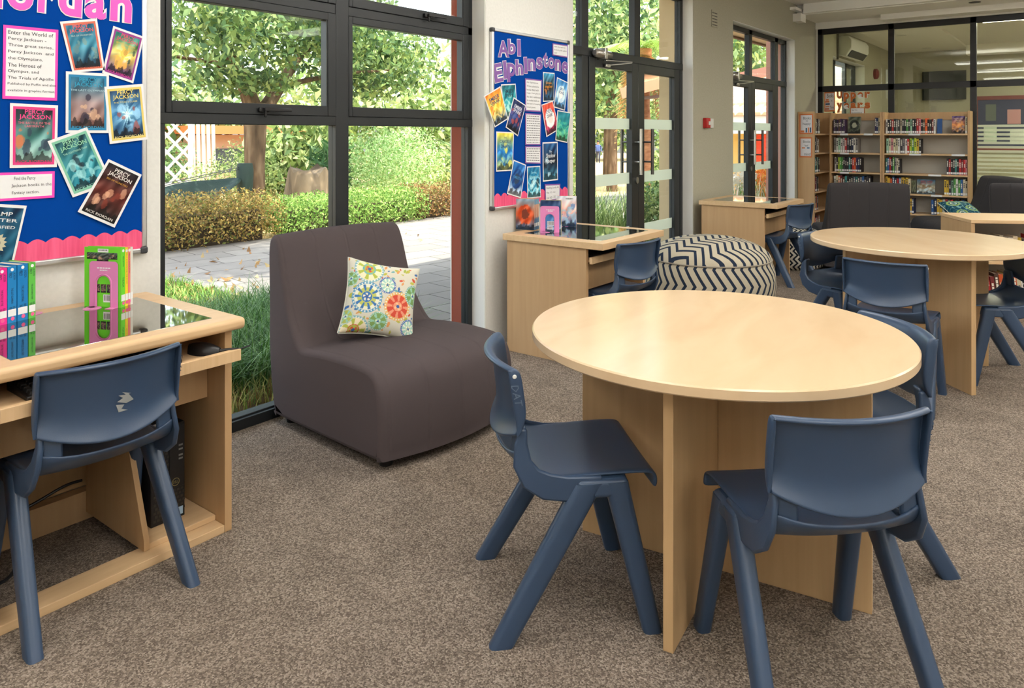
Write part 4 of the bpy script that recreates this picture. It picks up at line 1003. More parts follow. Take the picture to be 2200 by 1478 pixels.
cover('tilted green-bordered cover print between the pink-bordered and the dark covers', [(1.099, 1.334), (1.232, 1.386), (1.323, 1.171), (1.183, 1.126)], YB - 0.002, (130, 196, 166), art(6, (24, 70, 76), (50, 130, 140), (20, 110, 130), [(150, 200, 200), (30, 40, 50)], 'waves'), PJ, ink(150, 210, 170), RR, ink(150, 210, 190), sub=sub('THE LIGHTNING THIEF'), smat=ink(170, 216, 190))
cover('tilted dark cover print, just above the smooth pink scallops', [(1.308, 1.265), (1.435, 1.199), (1.331, 1.0), (1.199, 1.072)], YB - 0.0035, None, art(7, (26, 22, 26), (90, 36, 28), (30, 22, 22), [(206, 160, 130), (120, 50, 36)], 'blob'), PJ, ink(230, 226, 220), RR, ink(226, 222, 216), sub=sub('SEA OF MONSTERS'), smat=ink(214, 160, 60))
c = Card('cover_print', 'dark teal cover print with a sun emblem low down beside the spine row', 'book cover print', wall3([(0.885, 1.129), (1.033, 1.107), (0.98, 0.855), (0.839, 0.877)], YB - 0.002), NW, 'paper', 'book cover prints on the pink-lettered board')
c.art('picture', 0.05, 0.04, 0.95, 0.96, art(8, (14, 56, 82), (16, 78, 104), (12, 48, 70), [(20, 90, 116)], 'blob'))
c.text('title', [('CAMP', 0.25, 0.10, 0.75, 0.155), ('JUPITER', 0.12, 0.19, 0.88, 0.25), ('CLASSIFIED', 0.14, 0.285, 0.86, 0.325)], ink(222, 226, 226), off=0.01)
c.text('author_line', [('RICK', 0.32, 0.76, 0.68, 0.82), ('RIORDAN', 0.16, 0.86, 0.84, 0.92)], ink(222, 226, 226), off=0.004)
sb = MB(); pts = []
for k in range(32): 
    r = (0.27 if k % 2 else 0.20); pts.append(c.fn(0.5 + r * math.cos(2 * PI * k / 32), 0.53 + r * 0.6 * math.sin(2 * PI * k / 32), 0.0008))
sb.add(pts[::-1], [tuple(range(32))]); c.part('sun_emblem', sb, ink(196, 190, 160))
sb = MB().add([c.fn(0.5 + 0.13 * math.cos(-2 * PI * k / 24), 0.53 + 0.078 * math.sin(-2 * PI * k / 24), 0.001) for k in range(24)], [tuple(range(24))]); c.part('emblem_disc', sb, ink(26, 84, 112))

def note(label, pts, y, border, bm, lines, group, m=0.05, mv=0.04, tm='ink', dash=None):
    c = Card('note_sheet', label, 'notice', wall3(pts, y), NW, border, group)
    c.rect('white_sheet', m, mv, 1 - m, 1 - mv, 'paper')
    if lines: c.text('lettering', lines, tm)
    if dash: c.lines('small_print', *dash)
    return c
L1 = ['Enter the World of', 'Percy Jackson -', 'Three great series..', 'Percy Jackson  and', 'the Olympians,', 'The Heroes of', 'Olympus, and', 'The Trials of Apollo', 'Published by Puffin and also', 'available in graphic format.']
wd = [0.83, 0.70, 0.85, 0.84, 0.64, 0.62, 0.57, 0.85, 0.90, 0.88]
ls = [(t, 0.085, 0.065 + 0.0885 * i, 0.085 + w * 0.985, 0.065 + 0.0885 * i + (0.052 if i < 8 else 0.040)) for i, (t, w) in enumerate(zip(L1, wd))]
note('long white note with magenta border beside the orange-bordered cover', [(0.962, 1.738), (1.135, 1.739), (1.131, 1.481), (0.959, 1.482)], YB, 'magenta', 0, ls, 'notes on the pink-lettered board')
note('short magenta-bordered note below the pink-bordered cover', [(0.915, 1.227), (1.123, 1.225), (1.122, 1.13), (0.915, 1.128)], YB, 'magenta', 0, [('Find the Percy', 0.38, 0.16, 0.70, 0.32), ('Jackson books in the', 0.34, 0.42, 0.95, 0.56), ('Fantasy section.', 0.35, 0.68, 0.76, 0.82)], 'notes on the pink-lettered board', 0.04, 0.09)

# ---- notice boards
def board(label, x0, x1, z0, z1, scal, amp):
    t = thing('notice_board', label, 'notice board', ((x0 + x1) / 2, 3.0, (z0 + z1) / 2)); hx, hz = (x1 - x0) / 2, (z1 - z0) / 2
    MB().box(-hx + 0.012, hx - 0.012, -0.022, 0, -hz + 0.012, hz - 0.012).build('felt_panel', 'felt', t)
    f = MB()
    for s in (-1, 1):
        f.box(min(s * hx, s * (hx - 0.02)), max(s * hx, s * (hx - 0.02)), -0.028, 0, -hz + 0.024, hz - 0.024)
        f.box(-hx + 0.024, hx - 0.024, -0.028, 0, min(s * hz, s * (hz - 0.02)), max(s * hz, s * (hz - 0.02)))
    f.build('frame', 'silver', t, bevel=0.005, seg=3)
    for sx in (-1, 1):
        for sz in (-1, 1): MB().box(min(sx * (hx + 0.003), sx * (hx - 0.026)), max(sx * (hx + 0.003), sx * (hx - 0.026)), -0.031, 0, min(sz * (hz + 0.003), sz * (hz - 0.026)), max(sz * (hz + 0.003), sz * (hz - 0.026))).build('corner_cap', 'grey', t, bevel=0.008, seg=3)
    p = [(-hx + 0.02, -hz + 0.02)] + [(hx - 0.02, -hz + 0.02)]
    n = scal * 10
    for i in range(n + 1):
        x = hx - 0.02 - (2 * hx - 0.04) * i / n; p.append((x, -hz + 0.02 + 0.062 + amp * abs(math.sin(PI * scal * i / n))))
    MB().prism(p, -0.0235, -0.0221, 'y').build('scalloped_border', 'scallop', t)
    return t
board('blue felt notice board with pink lettering above the desk with the spine row', 0.56, 1.458, 0.888, 2.06, 15, 0.014)
board('blue felt notice board with purple lettering on the white pier', 3.625, 4.503, 0.878, 2.031, 12, 0.022)
# ---- cut-out headline letters: a coloured letter on a wider white edge
def letter(ch, x0, x1, z0, z1, mat, label, group, y=2.9755, rot=0.0, off=0.028, edge=0.045, white='paper'):
    v, f = text_geo(ch, off, 4); a0, a1 = v[:, 0].min(), v[:, 0].max(); b0, b1 = v[:, 1].min(), v[:, 1].max()
    e = edge * (z1 - z0) * 0.55; cx, cz = (x0 + x1) / 2, (z0 + z1) / 2; c, s = math.cos(rot), math.sin(rot)
    def tr(v, g, yy, A):
        o = []
        for p in v:
            x = (p[0] - A[0]) / (A[1] - A[0]) - 0.5; z = (p[1] - A[2]) / (A[3] - A[2]) - 0.5
            x *= (x1 - x0 + 2 * g); z *= (z1 - z0 + 2 * g); o.append((c * x - s * z, yy, s * x + c * z))
        return o
    def slab(verts, faces, d):
        n = len(verts); b = MB(); b.add(verts, faces); return b
    root = MB(); root.add(tr(v, 0, -0.0010, (a0, a1, b0, b1)), f); o = root.build('heading_letter', mat, None); o.location = (cx, y, cz)
    md = o.modifiers.new('thickness', 'SOLIDIFY'); md.thickness = 0.0004; md.offset = 0
    tag(o, label, 'letter', group)
    v2, f2 = text_geo(ch, off + edge, 4)
    w = MB(); w.add(tr(v2, e, 0.0, (v2[:, 0].min(), v2[:, 0].max(), v2[:, 1].min(), v2[:, 1].max())), f2)
    wo = w.build('white_edge', white, o); md = wo.modifiers.new('thickness', 'SOLIDIFY'); md.thickness = 0.0004; md.offset = 0
    return o
GP = 'pink heading letters on the pink-lettered board'
for ch, x0, x1, z1 in (('R', 0.80, 0.885, 1.94), ('i', 0.925, 0.962, 1.935), ('o', 0.974, 1.054, 1.885), ('r', 1.070, 1.128, 1.888), ('d', 1.138, 1.216, 1.945), ('a', 1.226, 1.302, 1.892), ('n', 1.318, 1.398, 1.894)):
    letter(ch, x0, x1, 1.795, z1, 'pinkletter', 'pink cut-out letter %s of the heading above the long magenta note' % ch, GP, rot=R(-2))
GA = 'purple heading letters on the pier board'
HL = [('A', 3.680, 3.795, 1.855, 1.958, 4, 'capital A'), ('b', 3.785, 3.864, 1.880, 1.977, 6, 'b'), ('I', 3.885, 3.920, 1.874, 1.983, 3, 'I of the first line'),
      ('E', 3.640, 3.728, 1.690, 1.808, 12, 'capital E'), ('l', 3.738, 3.772, 1.715, 1.830, 8, 'l, second in the lower line'), ('p', 3.778, 3.866, 1.698, 1.820, 4, 'p'), ('h', 3.866, 3.946, 1.750, 1.850, 5, 'h'), ('I', 3.958, 3.992, 1.765, 1.872, 5, 'I in the lower line after h'),
      ('n', 4.002, 4.086, 1.786, 1.866, 3, 'n before s'), ('s', 4.100, 4.170, 1.803, 1.884, 0, 's'), ('t', 4.178, 4.230, 1.822, 1.922, 0, 't'), ('o', 4.238, 4.314, 1.818, 1.893, 0, 'o'), ('n', 4.322, 4.394, 1.808, 1.886, -2, 'n after o'), ('e', 4.408, 4.486, 1.796, 1.878, -8, 'final e')]
for ch, x0, x1, z0, z1, r, nm in HL: letter(ch, x0, x1, z0, z1, 'purple', 'purple cut-out letter %s on the pier notice board' % nm, GA, rot=R(r), edge=0.05)
# ---- prints on the pier board
GB = 'book cover prints on the pier board'
def cov2(label, pts, seed, cs, kind, titles, tc, y=YB, author=True, acc=None):
    A = art(seed, *cs, acc or [(230, 230, 220)], kind, 36, 52)
    return cover(label, pts, y, None, A, titles, ink(*tc), group=GB, margin=0.045)
ES = [('EMBER', 0.2, 0.16, 0.8, 0.27), ('SPARK', 0.2, 0.29, 0.8, 0.40)]
cov2('orange and yellow cover print hanging over the pier board frame', [(3.533, 1.595), (3.698, 1.665), (3.776, 1.457), (3.642, 1.402)], 11, ((226, 132, 50), (240, 196, 70), (60, 96, 150)), 'waves', ES, (44, 74, 120), YB - 0.006, acc=[(250, 220, 120), (230, 110, 40)])
cov2('teal cover print between the orange and the dark navy covers', [(3.712, 1.677), (3.864, 1.69), (3.886, 1.481), (3.74, 1.459)], 12, ((20, 90, 100), (40, 150, 160), (110, 190, 190)), 'waves', ES, (24, 50, 70), acc=[(170, 220, 210)])
cov2('dark navy cover print tilted over the teal cover on the pier board', [(3.842, 1.6), (3.973, 1.552), (3.886, 1.345), (3.757, 1.403)], 13, ((24, 34, 72), (46, 62, 116), (30, 34, 62)), 'blob', ES, (226, 230, 240), YB - 0.002, acc=[(190, 70, 60), (70, 90, 160)])
cov2('dark mountain cover print above the reading level note', [(4.168, 1.303), (4.35, 1.306), (4.354, 1.035), (4.172, 1.032)], 14, ((26, 78, 130), (18, 28, 46), (70, 150, 180)), 'blob', [('The', 0.42, 0.22, 0.60, 0.27), ('Shadow', 0.22, 0.29, 0.82, 0.40), ('Keeper', 0.20, 0.43, 0.82, 0.56)], (226, 230, 232), acc=[(24, 34, 50), (180, 210, 220)])
cov2('blue and black cover print, beneath the letter t', [(4.173, 1.787), (4.312, 1.789), (4.305, 1.59), (4.173, 1.582)], 15, ((60, 150, 190), (34, 40, 46), (40, 100, 150)), 'blob', [('Dream', 0.25, 0.32, 0.75, 0.40), ('snatcher', 0.16, 0.43, 0.84, 0.53)], (226, 150, 50), acc=[(30, 30, 34), (210, 120, 50)])
cov2('pale blue cover print with a white crest below the letters n and e', [(4.345, 1.762), (4.486, 1.731), (4.441, 1.527), (4.302, 1.548)], 16, ((60, 130, 190), (130, 180, 214), (70, 120, 170)), 'round', [('SKY', 0.34, 0.28, 0.66, 0.37), ('SONG', 0.26, 0.40, 0.74, 0.49)], (40, 84, 140), acc=[(190, 214, 230), (226, 236, 240)])
cov2('red and white cover print beside the teal jungle cover', [(4.152, 1.561), (4.288, 1.594), (4.368, 1.393), (4.213, 1.339)], 17, ((216, 84, 60), (200, 70, 70), (150, 40, 96)), 'round', [('EVER', 0.28, 0.22, 0.72, 0.33), ('DARK', 0.28, 0.36, 0.72, 0.47)], (40, 70, 110), YB - 0.0015, acc=[(226, 228, 226), (226, 210, 204)])
cov2('teal jungle cover print overlapping the pier board frame', [(4.345, 1.529), (4.517, 1.516), (4.468, 1.296), (4.319, 1.316)], 18, ((20, 110, 130), (36, 140, 140), (60, 150, 100)), 'waves', [('JUNGLE', 0.2, 0.36, 0.8, 0.46), ('DROP', 0.28, 0.49, 0.72, 0.58)], (60, 190, 170), YB - 0.0035, acc=[(120, 200, 150)])
cov2('yellow and blue swirl cover print below the orange one', [(3.663, 1.376), (3.846, 1.372), (3.834, 1.121), (3.663, 1.122)], 19, ((226, 206, 70), (30, 120, 190), (200, 206, 110)), 'waves', [('THE', 0.42, 0.13, 0.58, 0.17), ('CRACKLE', 0.2, 0.20, 0.82, 0.29), ('DAWN', 0.26, 0.32, 0.76, 0.41)], (20, 60, 120), acc=[(24, 96, 170), (230, 214, 90)])
cov2('white and navy whale cover print tilted above the pink scallops', [(3.842, 1.193), (3.978, 1.155), (3.919, 0.936), (3.772, 0.974)], 20, ((40, 110, 180), (26, 80, 140), (214, 220, 228)), 'round', [('RUMBLESTAR', 0.2, 0.42, 0.8, 0.50)], (70, 140, 190), YB - 0.001, acc=[(20, 66, 124), (40, 60, 90)])
cov2('teal iceberg cover print standing below the long notes', [(3.99, 1.143), (4.139, 1.143), (4.149, 0.927), (3.993, 0.928)], 21, ((30, 110, 150), (24, 120, 160), (110, 190, 200)), 'waves', [('Saving', 0.3, 0.16, 0.7, 0.25), ('Neverland', 0.16, 0.28, 0.84, 0.38)], (160, 220, 230), acc=[(200, 230, 230), (40, 50, 50)])
GN = 'purple-bordered notes on the pier board'
N1 = ['Abi Elphinstone', 'Writes adventure', 'books filled with', 'magic, from gnus in', 'the dark rainforests', 'to castles built on', 'the back of sleeping', 'cloud giants.']
n1w = [0.68, 0.72, 0.72, 0.82, 0.84, 0.76, 0.84, 0.56]
note('longest purple-bordered note in the middle of the pier board', [(3.967, 1.732), (4.16, 1.731), (4.149, 1.51), (3.97, 1.513)], YB, 'purple', 0, [(a, 0.09, 0.09 + 0.108 * i, 0.09 + w, 0.09 + 0.108 * i + 0.06) for i, (a, w) in enumerate(zip(N1, n1w))], GN)
note('second purple-bordered note of small print below the longest note', [(3.97, 1.500), (4.152, 1.497), (4.144, 1.285), (3.97, 1.287)], YB, 'purple', 0, None, GN, dash=((0.09, 0.92), [0.08 + 0.075 * i for i in range(12)], 0.022, 'inkgrey', 3))
note('third purple-bordered note of small print above the iceberg cover', [(3.97, 1.280), (4.147, 1.278), (4.147, 1.156), (3.97, 1.165)], YB, 'purple', 0, None, GN, mv=0.07, dash=((0.09, 0.92), [0.14 + 0.13 * i for i in range(6)], 0.04, 'inkgrey', 5))
note('small purple-bordered note in the top corner of the pier board', [(4.288, 1.996), (4.483, 2.0), (4.479, 1.909), (4.288, 1.911)], YB, 'purple', 0, [('Have you read any', 0.10, 0.18, 0.82, 0.34), ('books by this author', 0.10, 0.44, 0.92, 0.60), ('yet?', 0.10, 0.70, 0.28, 0.84)], GN, mv=0.09)
note('purple-bordered reading level note above the pink bookends', [(4.19, 1.014), (4.38, 1.007), (4.376, 0.900), (4.196, 0.890)], YB - 0.003, 'purple', 0, [('Reading Levels AR', 0.10, 0.16, 0.90, 0.30), ('Neg  5.2 - 6.2', 0.10, 0.44, 0.66, 0.56), ('Lxi  6.2 - 7.5', 0.10, 0.72, 0.68, 0.85)], GN, mv=0.08)

# ---- posters on the corner bookcase end panel, on the partition glass and the bookcase top
def poster(label, C, n, texts, blocks, border=(206, 118, 66)):
    c = Card('poster', label, 'poster', C, n, cmat(border), 'orange-bordered posters')
    c.rect('white_sheet', 0.09, 0.07, 0.91, 0.93, mk('poster_sheet', S(216, 212, 214), 0.25))
    c.text('lettering', texts, 'ink', off=0.0)
    for k, (u0, v0, u1, v1, col) in enumerate(blocks): c.rect('printed_book', u0, v0, u1, v1, cmat(col), 0.0008)
    return c
NX = (-1, 0, 0); xe = 9.8985; xg = XP + 0.0225
poster('upper orange-bordered poster on the corner bookcase end panel', [(xe, 2.972, 1.622), (xe, 2.800, 1.622), (xe, 2.800, 1.36), (xe, 2.972, 1.36)], NX, [('Books', 0.3, 0.15, 0.82, 0.28), ('are', 0.48, 0.33, 0.62, 0.39), ('happy', 0.25, 0.43, 0.82, 0.58)], [(0.46, 0.70, 0.56, 0.92, (44, 92, 128)), (0.62, 0.68, 0.72, 0.92, (206, 118, 66)), (0.76, 0.68, 0.86, 0.92, (40, 80, 110)), (0.10, 0.82, 0.36, 0.92, (206, 118, 66))])
poster('lower orange-bordered poster on the corner bookcase end panel', [(xe, 2.972, 1.320), (xe, 2.812, 1.320), (xe, 2.812, 1.058), (xe, 2.972, 1.058)], NX, [('Books', 0.3, 0.16, 0.85, 0.28), ('feed', 0.42, 0.36, 0.68, 0.46), ('mind', 0.38, 0.76, 0.86, 0.90)], [(0.20, 0.50, 0.45, 0.56, (206, 118, 66)), (0.60, 0.50, 0.80, 0.56, (44, 92, 128))])
poster('orange-bordered poster of stacked books stuck on the partition glass', [(xg, 2.895, 1.940), (xg, 2.755, 1.945), (xg, 2.755, 1.672), (xg, 2.895, 1.668)], NX, [('Books', 0.28, 0.10, 0.86, 0.30), ('&', 0.66, 0.42, 0.76, 0.50), ('Time', 0.54, 0.72, 0.90, 0.86)], [(0.16, 0.36, 0.42, 0.44, (206, 118, 66)), (0.10, 0.46, 0.48, 0.54, (200, 110, 60)), (0.12, 0.58, 0.52, 0.66, (40, 70, 100)), (0.14, 0.70, 0.48, 0.78, (206, 140, 110)), (0.10, 0.82, 0.46, 0.90, (190, 110, 80))])
c = Card('sign_card', 'small white sign with an orange border on top of the narrow bookcase', 'sign', [(10.664, 2.535, 1.715), (10.664, 2.355, 1.715), (10.664, 2.355, 1.60), (10.664, 2.535, 1.60)], NX, 'orange')
c.rect('white_sheet', 0.05, 0.08, 0.95, 0.92, 'paper'); c.text('lettering', [('Upper Years', 0.10, 0.20, 0.5, 0.40), ('Recommended Reads', 0.10, 0.52, 0.82, 0.72)], 'ink')
GU = 'orange cut-out letters on the partition glass'
def gl(word, y0, y1, z0, z1, line):
    n = len(word); w = (y0 - y1) / n
    for i, ch in enumerate(word):
        hz = {'p': (z0 - 0.045, z1 - 0.03), 'U': (z0, z1 + 0.01), 'Y': (z0 - 0.045, z1 - 0.03)}.get(ch, (z0, z1 - 0.03))
        o = letter('y' if ch == 'Y' else ch, 0, w * 0.80, 0, hz[1] - hz[0], 'orange', 'orange letter %s, %s in %s on the partition glass' % (ch, ORD[i], line), GU, off=0.05, edge=0.05)
        o.location = (xg - 0.0005, y0 - w * (i + 0.45), (hz[0] + hz[1]) / 2); o.rotation_euler = (0, 0, R(-90))
gl('Upper', 2.735, 2.295, 1.845, 1.955, 'the upper word'); gl('Years', 2.735, 2.295, 1.700, 1.815, 'the lower word')

# ---- face-out books on the partition shelves
def face_book(label, frame, rz, x, z, w, h, t, A, texts, tm, y0=0.06, tilt=8):
    o = MB().box(0, w, 0, 0.002, 0, h, 0).box(0, w, t - 0.002, t, 0, h, 0).box(0, 0.003, 0.002, t - 0.002, 0, h, 0).box(0.003, w - 0.003, 0.002, t - 0.002, 0.003, h - 0.003, 1).build('display_book', [cmat((60, 60, 66)), 'pages'])
    o.location = frame(x, y0, z); o.rotation_euler = Euler((R(-tilt), 0, rz), 'XYZ'); tag(o, label, 'book', 'books displayed face out')
    ny, nx = A.shape[:2]; P = np.array([(w * i / (nx - 1), -0.0005, h * (1 - j / (ny - 1))) for j in range(ny) for i in range(nx)])
    ix = np.arange(nx * ny).reshape(ny, nx); q = np.stack([ix[1:, :-1], ix[1:, 1:], ix[:-1, 1:], ix[:-1, :-1]], -1).reshape(-1, 4)
    npmesh('front_picture', P, q, lin(A).reshape(-1, 3), 'attr', o)
    if texts:
        b = MB()
        for s, u0, v0, u1, v1 in texts: put_text(b, lambda u, v, l: (u * w, -0.001, h * (1 - v)), s, u0, v0, u1, v1, res=2)
        b.build('title', tm, o)
face_book('grey-green book displayed face out on the narrow bookcase top shelf', fl, R(-90), 0.215, SH[0], 0.15, 0.225, 0.03, art(31, (70, 76, 62), (110, 112, 92), (54, 58, 48), [(40, 44, 38), (150, 150, 130)], 'round', 24, 34), [], None)
face_book('purple sunset book displayed face out on the wide bookcase top shelf', fr_, R(-90), 0.765, SH[0], 0.135, 0.215, 0.035, art(32, (74, 62, 120), (204, 130, 84), (60, 60, 70), [(220, 160, 90), (110, 120, 140)], 'waves', 24, 34), [('MONSTER', 0.14, 0.10, 0.86, 0.18), ('UNDER', 0.26, 0.22, 0.74, 0.29)], ink(226, 196, 150))
face_book('plain blue book displayed at an angle on the wide bookcase top shelf', fr_, R(-90), 0.607, SH[0], 0.055, 0.185, 0.05, np.ones((4, 4, 3)) * [44, 84, 140], [], None)
face_book('wide blue landscape book displayed on the wide bookcase fourth shelf', fr_, R(-90), 0.385, SH[3], 0.20, 0.185, 0.02, art(33, (60, 96, 124), (150, 140, 116), (140, 170, 190), [(120, 90, 60), (180, 200, 206)], 'waves', 30, 28), [('BEEN THERE', 0.2, 0.08, 0.85, 0.18), ('DONE THAT', 0.2, 0.20, 0.82, 0.30)], ink(190, 60, 50))
face_book('dark green picture book leaning beside the yellow spines on the fourth shelf', fr_, R(-90), 0.322, SH[3], 0.055, 0.165, 0.02, art(34, (90, 96, 70), (80, 84, 66), (60, 66, 50), [(110, 110, 80)], 'blob', 12, 20), [], None)
# ---- books and bookends on the desks
def desk_book(label, loc, rz, t, h, d, colour, group, spine=(), cover=None, tone='light'):
    b = MB(); e = 0.0022
    b.box(0, t, 0, 0.0025, 0, h, 0).box(0, e, 0.0025, d, 0, h, 0).box(t - e, t, 0.0025, d, 0, h, 0).box(e, t - e, 0.0025, d - 0.003, 0.003, h - 0.003, 1)
    o = b.build('paperback', [cmat(colour, 0.35), 'pages'], None); o.location = loc; o.rotation_euler = (0, 0, rz); tag(o, label, 'book', group)
    MB().box(t * 0.05, t * 0.95, -0.0008, -0.0001, 0.022, 0.045).build('spine_label', 'paper', o)
    if spine:
        m = MB()
        for s, z0, z1, a, c in spine: put_text(m, lambda u, v, l: (t * (1 - v), -0.0007, h * (1 - u)), s, z0, a, z1, c, res=2)
        m.build('spine_lettering', ink(30, 40, 60) if tone == 'light' else ink(226, 222, 214), o)
        dm = MB(); dm.add([(t * 0.5 + 0.0055 * math.cos(2 * PI * k / 16), -0.0008, h * 0.945 + 0.0055 * math.sin(2 * PI * k / 16)) for k in range(16)], [tuple(range(16))]); dm.build('spine_badge', 'paper', o)
        dm = MB(); dm.add([(t * 0.55 + 0.0065 * math.cos(2 * PI * k / 16), -0.0009, 0.014 + 0.0065 * math.sin(2 * PI * k / 16)) for k in range(16)], [tuple(range(16))]); dm.build('spine_dot', cmat((236, 96, 150)), o)
    return o
def cover_quad(o, d, h, rects):
    """flat printed patches on the cover that faces -x (u from the fore-edge to the spine, v downward)"""
    for name, u0, v0, u1, v1, m in rects:
        MB().add([(-0.0006, d * (1 - u0), h * (1 - v1)), (-0.0006, d * (1 - u1), h * (1 - v1)), (-0.0006, d * (1 - u1), h * (1 - v0)), (-0.0006, d * (1 - u0), h * (1 - v0))], [(0, 1, 2, 3)]).build(name, m, o)
def cover_art(o, d, h, A, u0=0.0, v0=0.0, u1=1.0, v1=1.0, name='cover_picture'):
    ny, nx = A.shape[:2]; P = np.array([(-0.0004, d * (1 - (u0 + (u1 - u0) * i / (nx - 1))), h * (1 - (v0 + (v1 - v0) * j / (ny - 1)))) for j in range(ny) for i in range(nx)])
    ix = np.arange(nx * ny).reshape(ny, nx); q = np.stack([ix[1:, :-1], ix[1:, 1:], ix[:-1, 1:], ix[:-1, :-1]], -1).reshape(-1, 4)
    return npmesh(name, P, q, lin(A).reshape(-1, 3), 'attr', o)
def barcode(o, d, h, u0, v0, u1, v1):
    cover_quad(o, d, h, [('barcode_label', u0, v0, u1, v1, 'paper')])
    b = MB(); rng = random.Random(5); u = u0 + 0.02
    while u < u1 - 0.03:
        w = rng.uniform(0.005, 0.014); yy = lambda q: d * (1 - q)
        b.add([(-0.0009, yy(u), h * (1 - v1 + 0.025)), (-0.0009, yy(u + w), h * (1 - v1 + 0.025)), (-0.0009, yy(u + w), h * (1 - v0 - 0.012)), (-0.0009, yy(u), h * (1 - v0 - 0.012))], [(0, 1, 2, 3)]); u += w + rng.uniform(0.006, 0.014)
    b.build('barcode_print', 'ink', o)
def bookend(label, loc, rz, w=0.116, h=0.165, mat='pink'):
    """arch-shaped sheet metal plate in the local y-z plane with a foot under the books"""
    t = thing('bookend', label, 'bookend', loc, rz, 'pink metal bookends')
    r = 0.014; out = [(0, 0), (0, h - r)] + [(r - r * math.cos(a), h - r + r * math.sin(a)) for a in [PI / 2 * k / 5 for k in range(1, 6)]] + [(w - r + r * math.sin(a), h - r + r * math.cos(a)) for a in [PI / 2 * k / 5 for k in range(0, 6)]] + [(w, 0)]
    hw = w * 0.23; cy = w / 2; zs = h * 0.52
    inn = [(cy + hw, 0), (cy + hw, zs)] + [(cy + hw * math.cos(a), zs + hw * math.sin(a)) for a in [PI * k / 12 for k in range(1, 12)]] + [(cy - hw, zs), (cy - hw, 0)]
    MB().prism(out + inn, -0.0035, -0.0020, 'x').build('arch_plate', mat, t)
    rimo = [(-0.0045, y, z) for y, z in [(cy + hw + 0.006, 0.0)] + [(cy + (hw + 0.006) * math.cos(a), zs + (hw + 0.006) * math.sin(a)) for a in [PI * k / 12 for k in range(0, 13)]] + [(cy - hw - 0.006, 0.0)]]
    MB().tube(rimo, 0.0022, 6).build('pressed_rim', mat, t, smooth=True)
    f = MB().box(-0.030, -0.002, 0.0, cy - hw, 0.0, 0.0012).box(-0.022, -0.002, cy + hw, w, 0.0, 0.0012)
    f.prism([(-0.028 + 0.030 * math.cos(a), w * 0.72 + hw * 1.1 * math.sin(a)) for a in [2 * PI * k / 20 for k in range(20)]], 0.0, 0.0012, 'z')
    f.build('foot_plate', mat, t)
    p = MB()
    for z, a, b in ((h - 0.026, 0.030, 0.086), (h - 0.034, 0.042, 0.074)):
        for k in range(5):
            y0 = a + (b - a) * k / 5; p.add([(-0.0039, y0, z), (-0.0039, y0 + (b - a) * 0.16, z), (-0.0039, y0 + (b - a) * 0.16, z + 0.004), (-0.0039, y0, z + 0.004)], [(3, 2, 1, 0)])
    p.build('white_print', 'paper', t)
    return t
GL = 'paperbacks on the glass-topped desk by the board'
ZD = 0.7364
a1 = R(17); ox, oy = 0.872, 2.800
at1 = lambda k: (ox + k * math.cos(a1), oy + k * math.sin(a1), ZD)
SP = lambda sub: (('PERCY', 0.11, 0.20, 0.52, 0.86), ('JACKSON', 0.11, 0.24, 0.12, 0.44), (sub, 0.38, 0.66, 0.38, 0.62), ('RICK', 0.72, 0.80, 0.5, 0.82), ('RIORDAN', 0.71, 0.81, 0.16, 0.42))
desk_book('magenta paperback at the end of the spine row on the desk', at1(-0.016), a1, 0.032, 0.185, 0.125, (226, 40, 140), GL, SP('THE BATTLE'))
desk_book('magenta paperback touching the blue paperbacks on the desk', at1(0.018), a1, 0.033, 0.185, 0.125, (232, 44, 144), GL, SP('THE BATTLE OF THE'))
desk_book('blue paperback touching the magenta spine on the desk', at1(0.053), a1, 0.030, 0.186, 0.125, (24, 126, 190), GL, SP('THE LAST OLYMPIAN'))
desk_book('blue paperback touching the thin green spine on the desk', at1(0.086), a1, 0.036, 0.188, 0.125, (20, 124, 190), GL, SP('THE LAST OLYMPIAN'))
desk_book('thin green paperback closing the row of blue and magenta spines', at1(0.125), a1, 0.024, 0.188, 0.125, (96, 190, 76), GL, SP('THE LIGHTNING THIEF'))
bookend('pink bookend holding the green end of the spine row', (ox + 0.156 * math.cos(a1), oy + 0.156 * math.sin(a1), ZD), a1 + PI, 0.10, 0.14).location = (ox + 0.152 * math.cos(a1) - 0.125 * math.sin(a1), oy + 0.152 * math.sin(a1) + 0.125 * math.cos(a1), ZD)
a2 = R(27); bx, by = 1.257, 2.755
at2 = lambda k, q=0.0: (bx + k * math.cos(a2) - q * math.sin(a2), by + k * math.sin(a2) + q * math.cos(a2), ZD)
g = desk_book('bright green book with its picture back cover behind the pink bookend', at2(0), a2, 0.020, 0.215, 0.150, (112, 214, 52), GL, (('PERCY JACKSON', 0.15, 0.32, 0.3, 0.7), ('THE FILM', 0.5, 0.66, 0.3, 0.7)))
for i, (u0, u1) in enumerate(((0.07, 0.34), (0.34, 0.66), (0.66, 0.90))): cover_art(g, 0.150, 0.215, art(40 + i, (70, 84, 76), (60, 66, 62), (40, 46, 46), [(190, 150, 120), (110, 90, 70)], 'blob', 14, 14), u0, 0.09, u1, 0.20 if i != 1 else 0.24, 'cover_picture')
for i in range(3): cover_art(g, 0.150, 0.215, art(50 + i, (90, 70, 60), (60, 60, 64), (40, 46, 46), [(180, 140, 110)], 'blob', 12, 14), 0.28 + i * 0.17, 0.62, 0.43 + i * 0.17, 0.76, 'cover_picture')
barcode(g, 0.150, 0.215, 0.37, 0.025, 0.66, 0.085); barcode(g, 0.150, 0.215, 0.52, 0.79, 0.76, 0.92)
desk_book('yellow spined book between the green and the rose ones by the bookend', at2(0.021), a2, 0.014, 0.212, 0.148, (240, 214, 50), GL, (('PERCY JACKSON AND THE TITAN', 0.08, 0.62, 0.3, 0.7),))
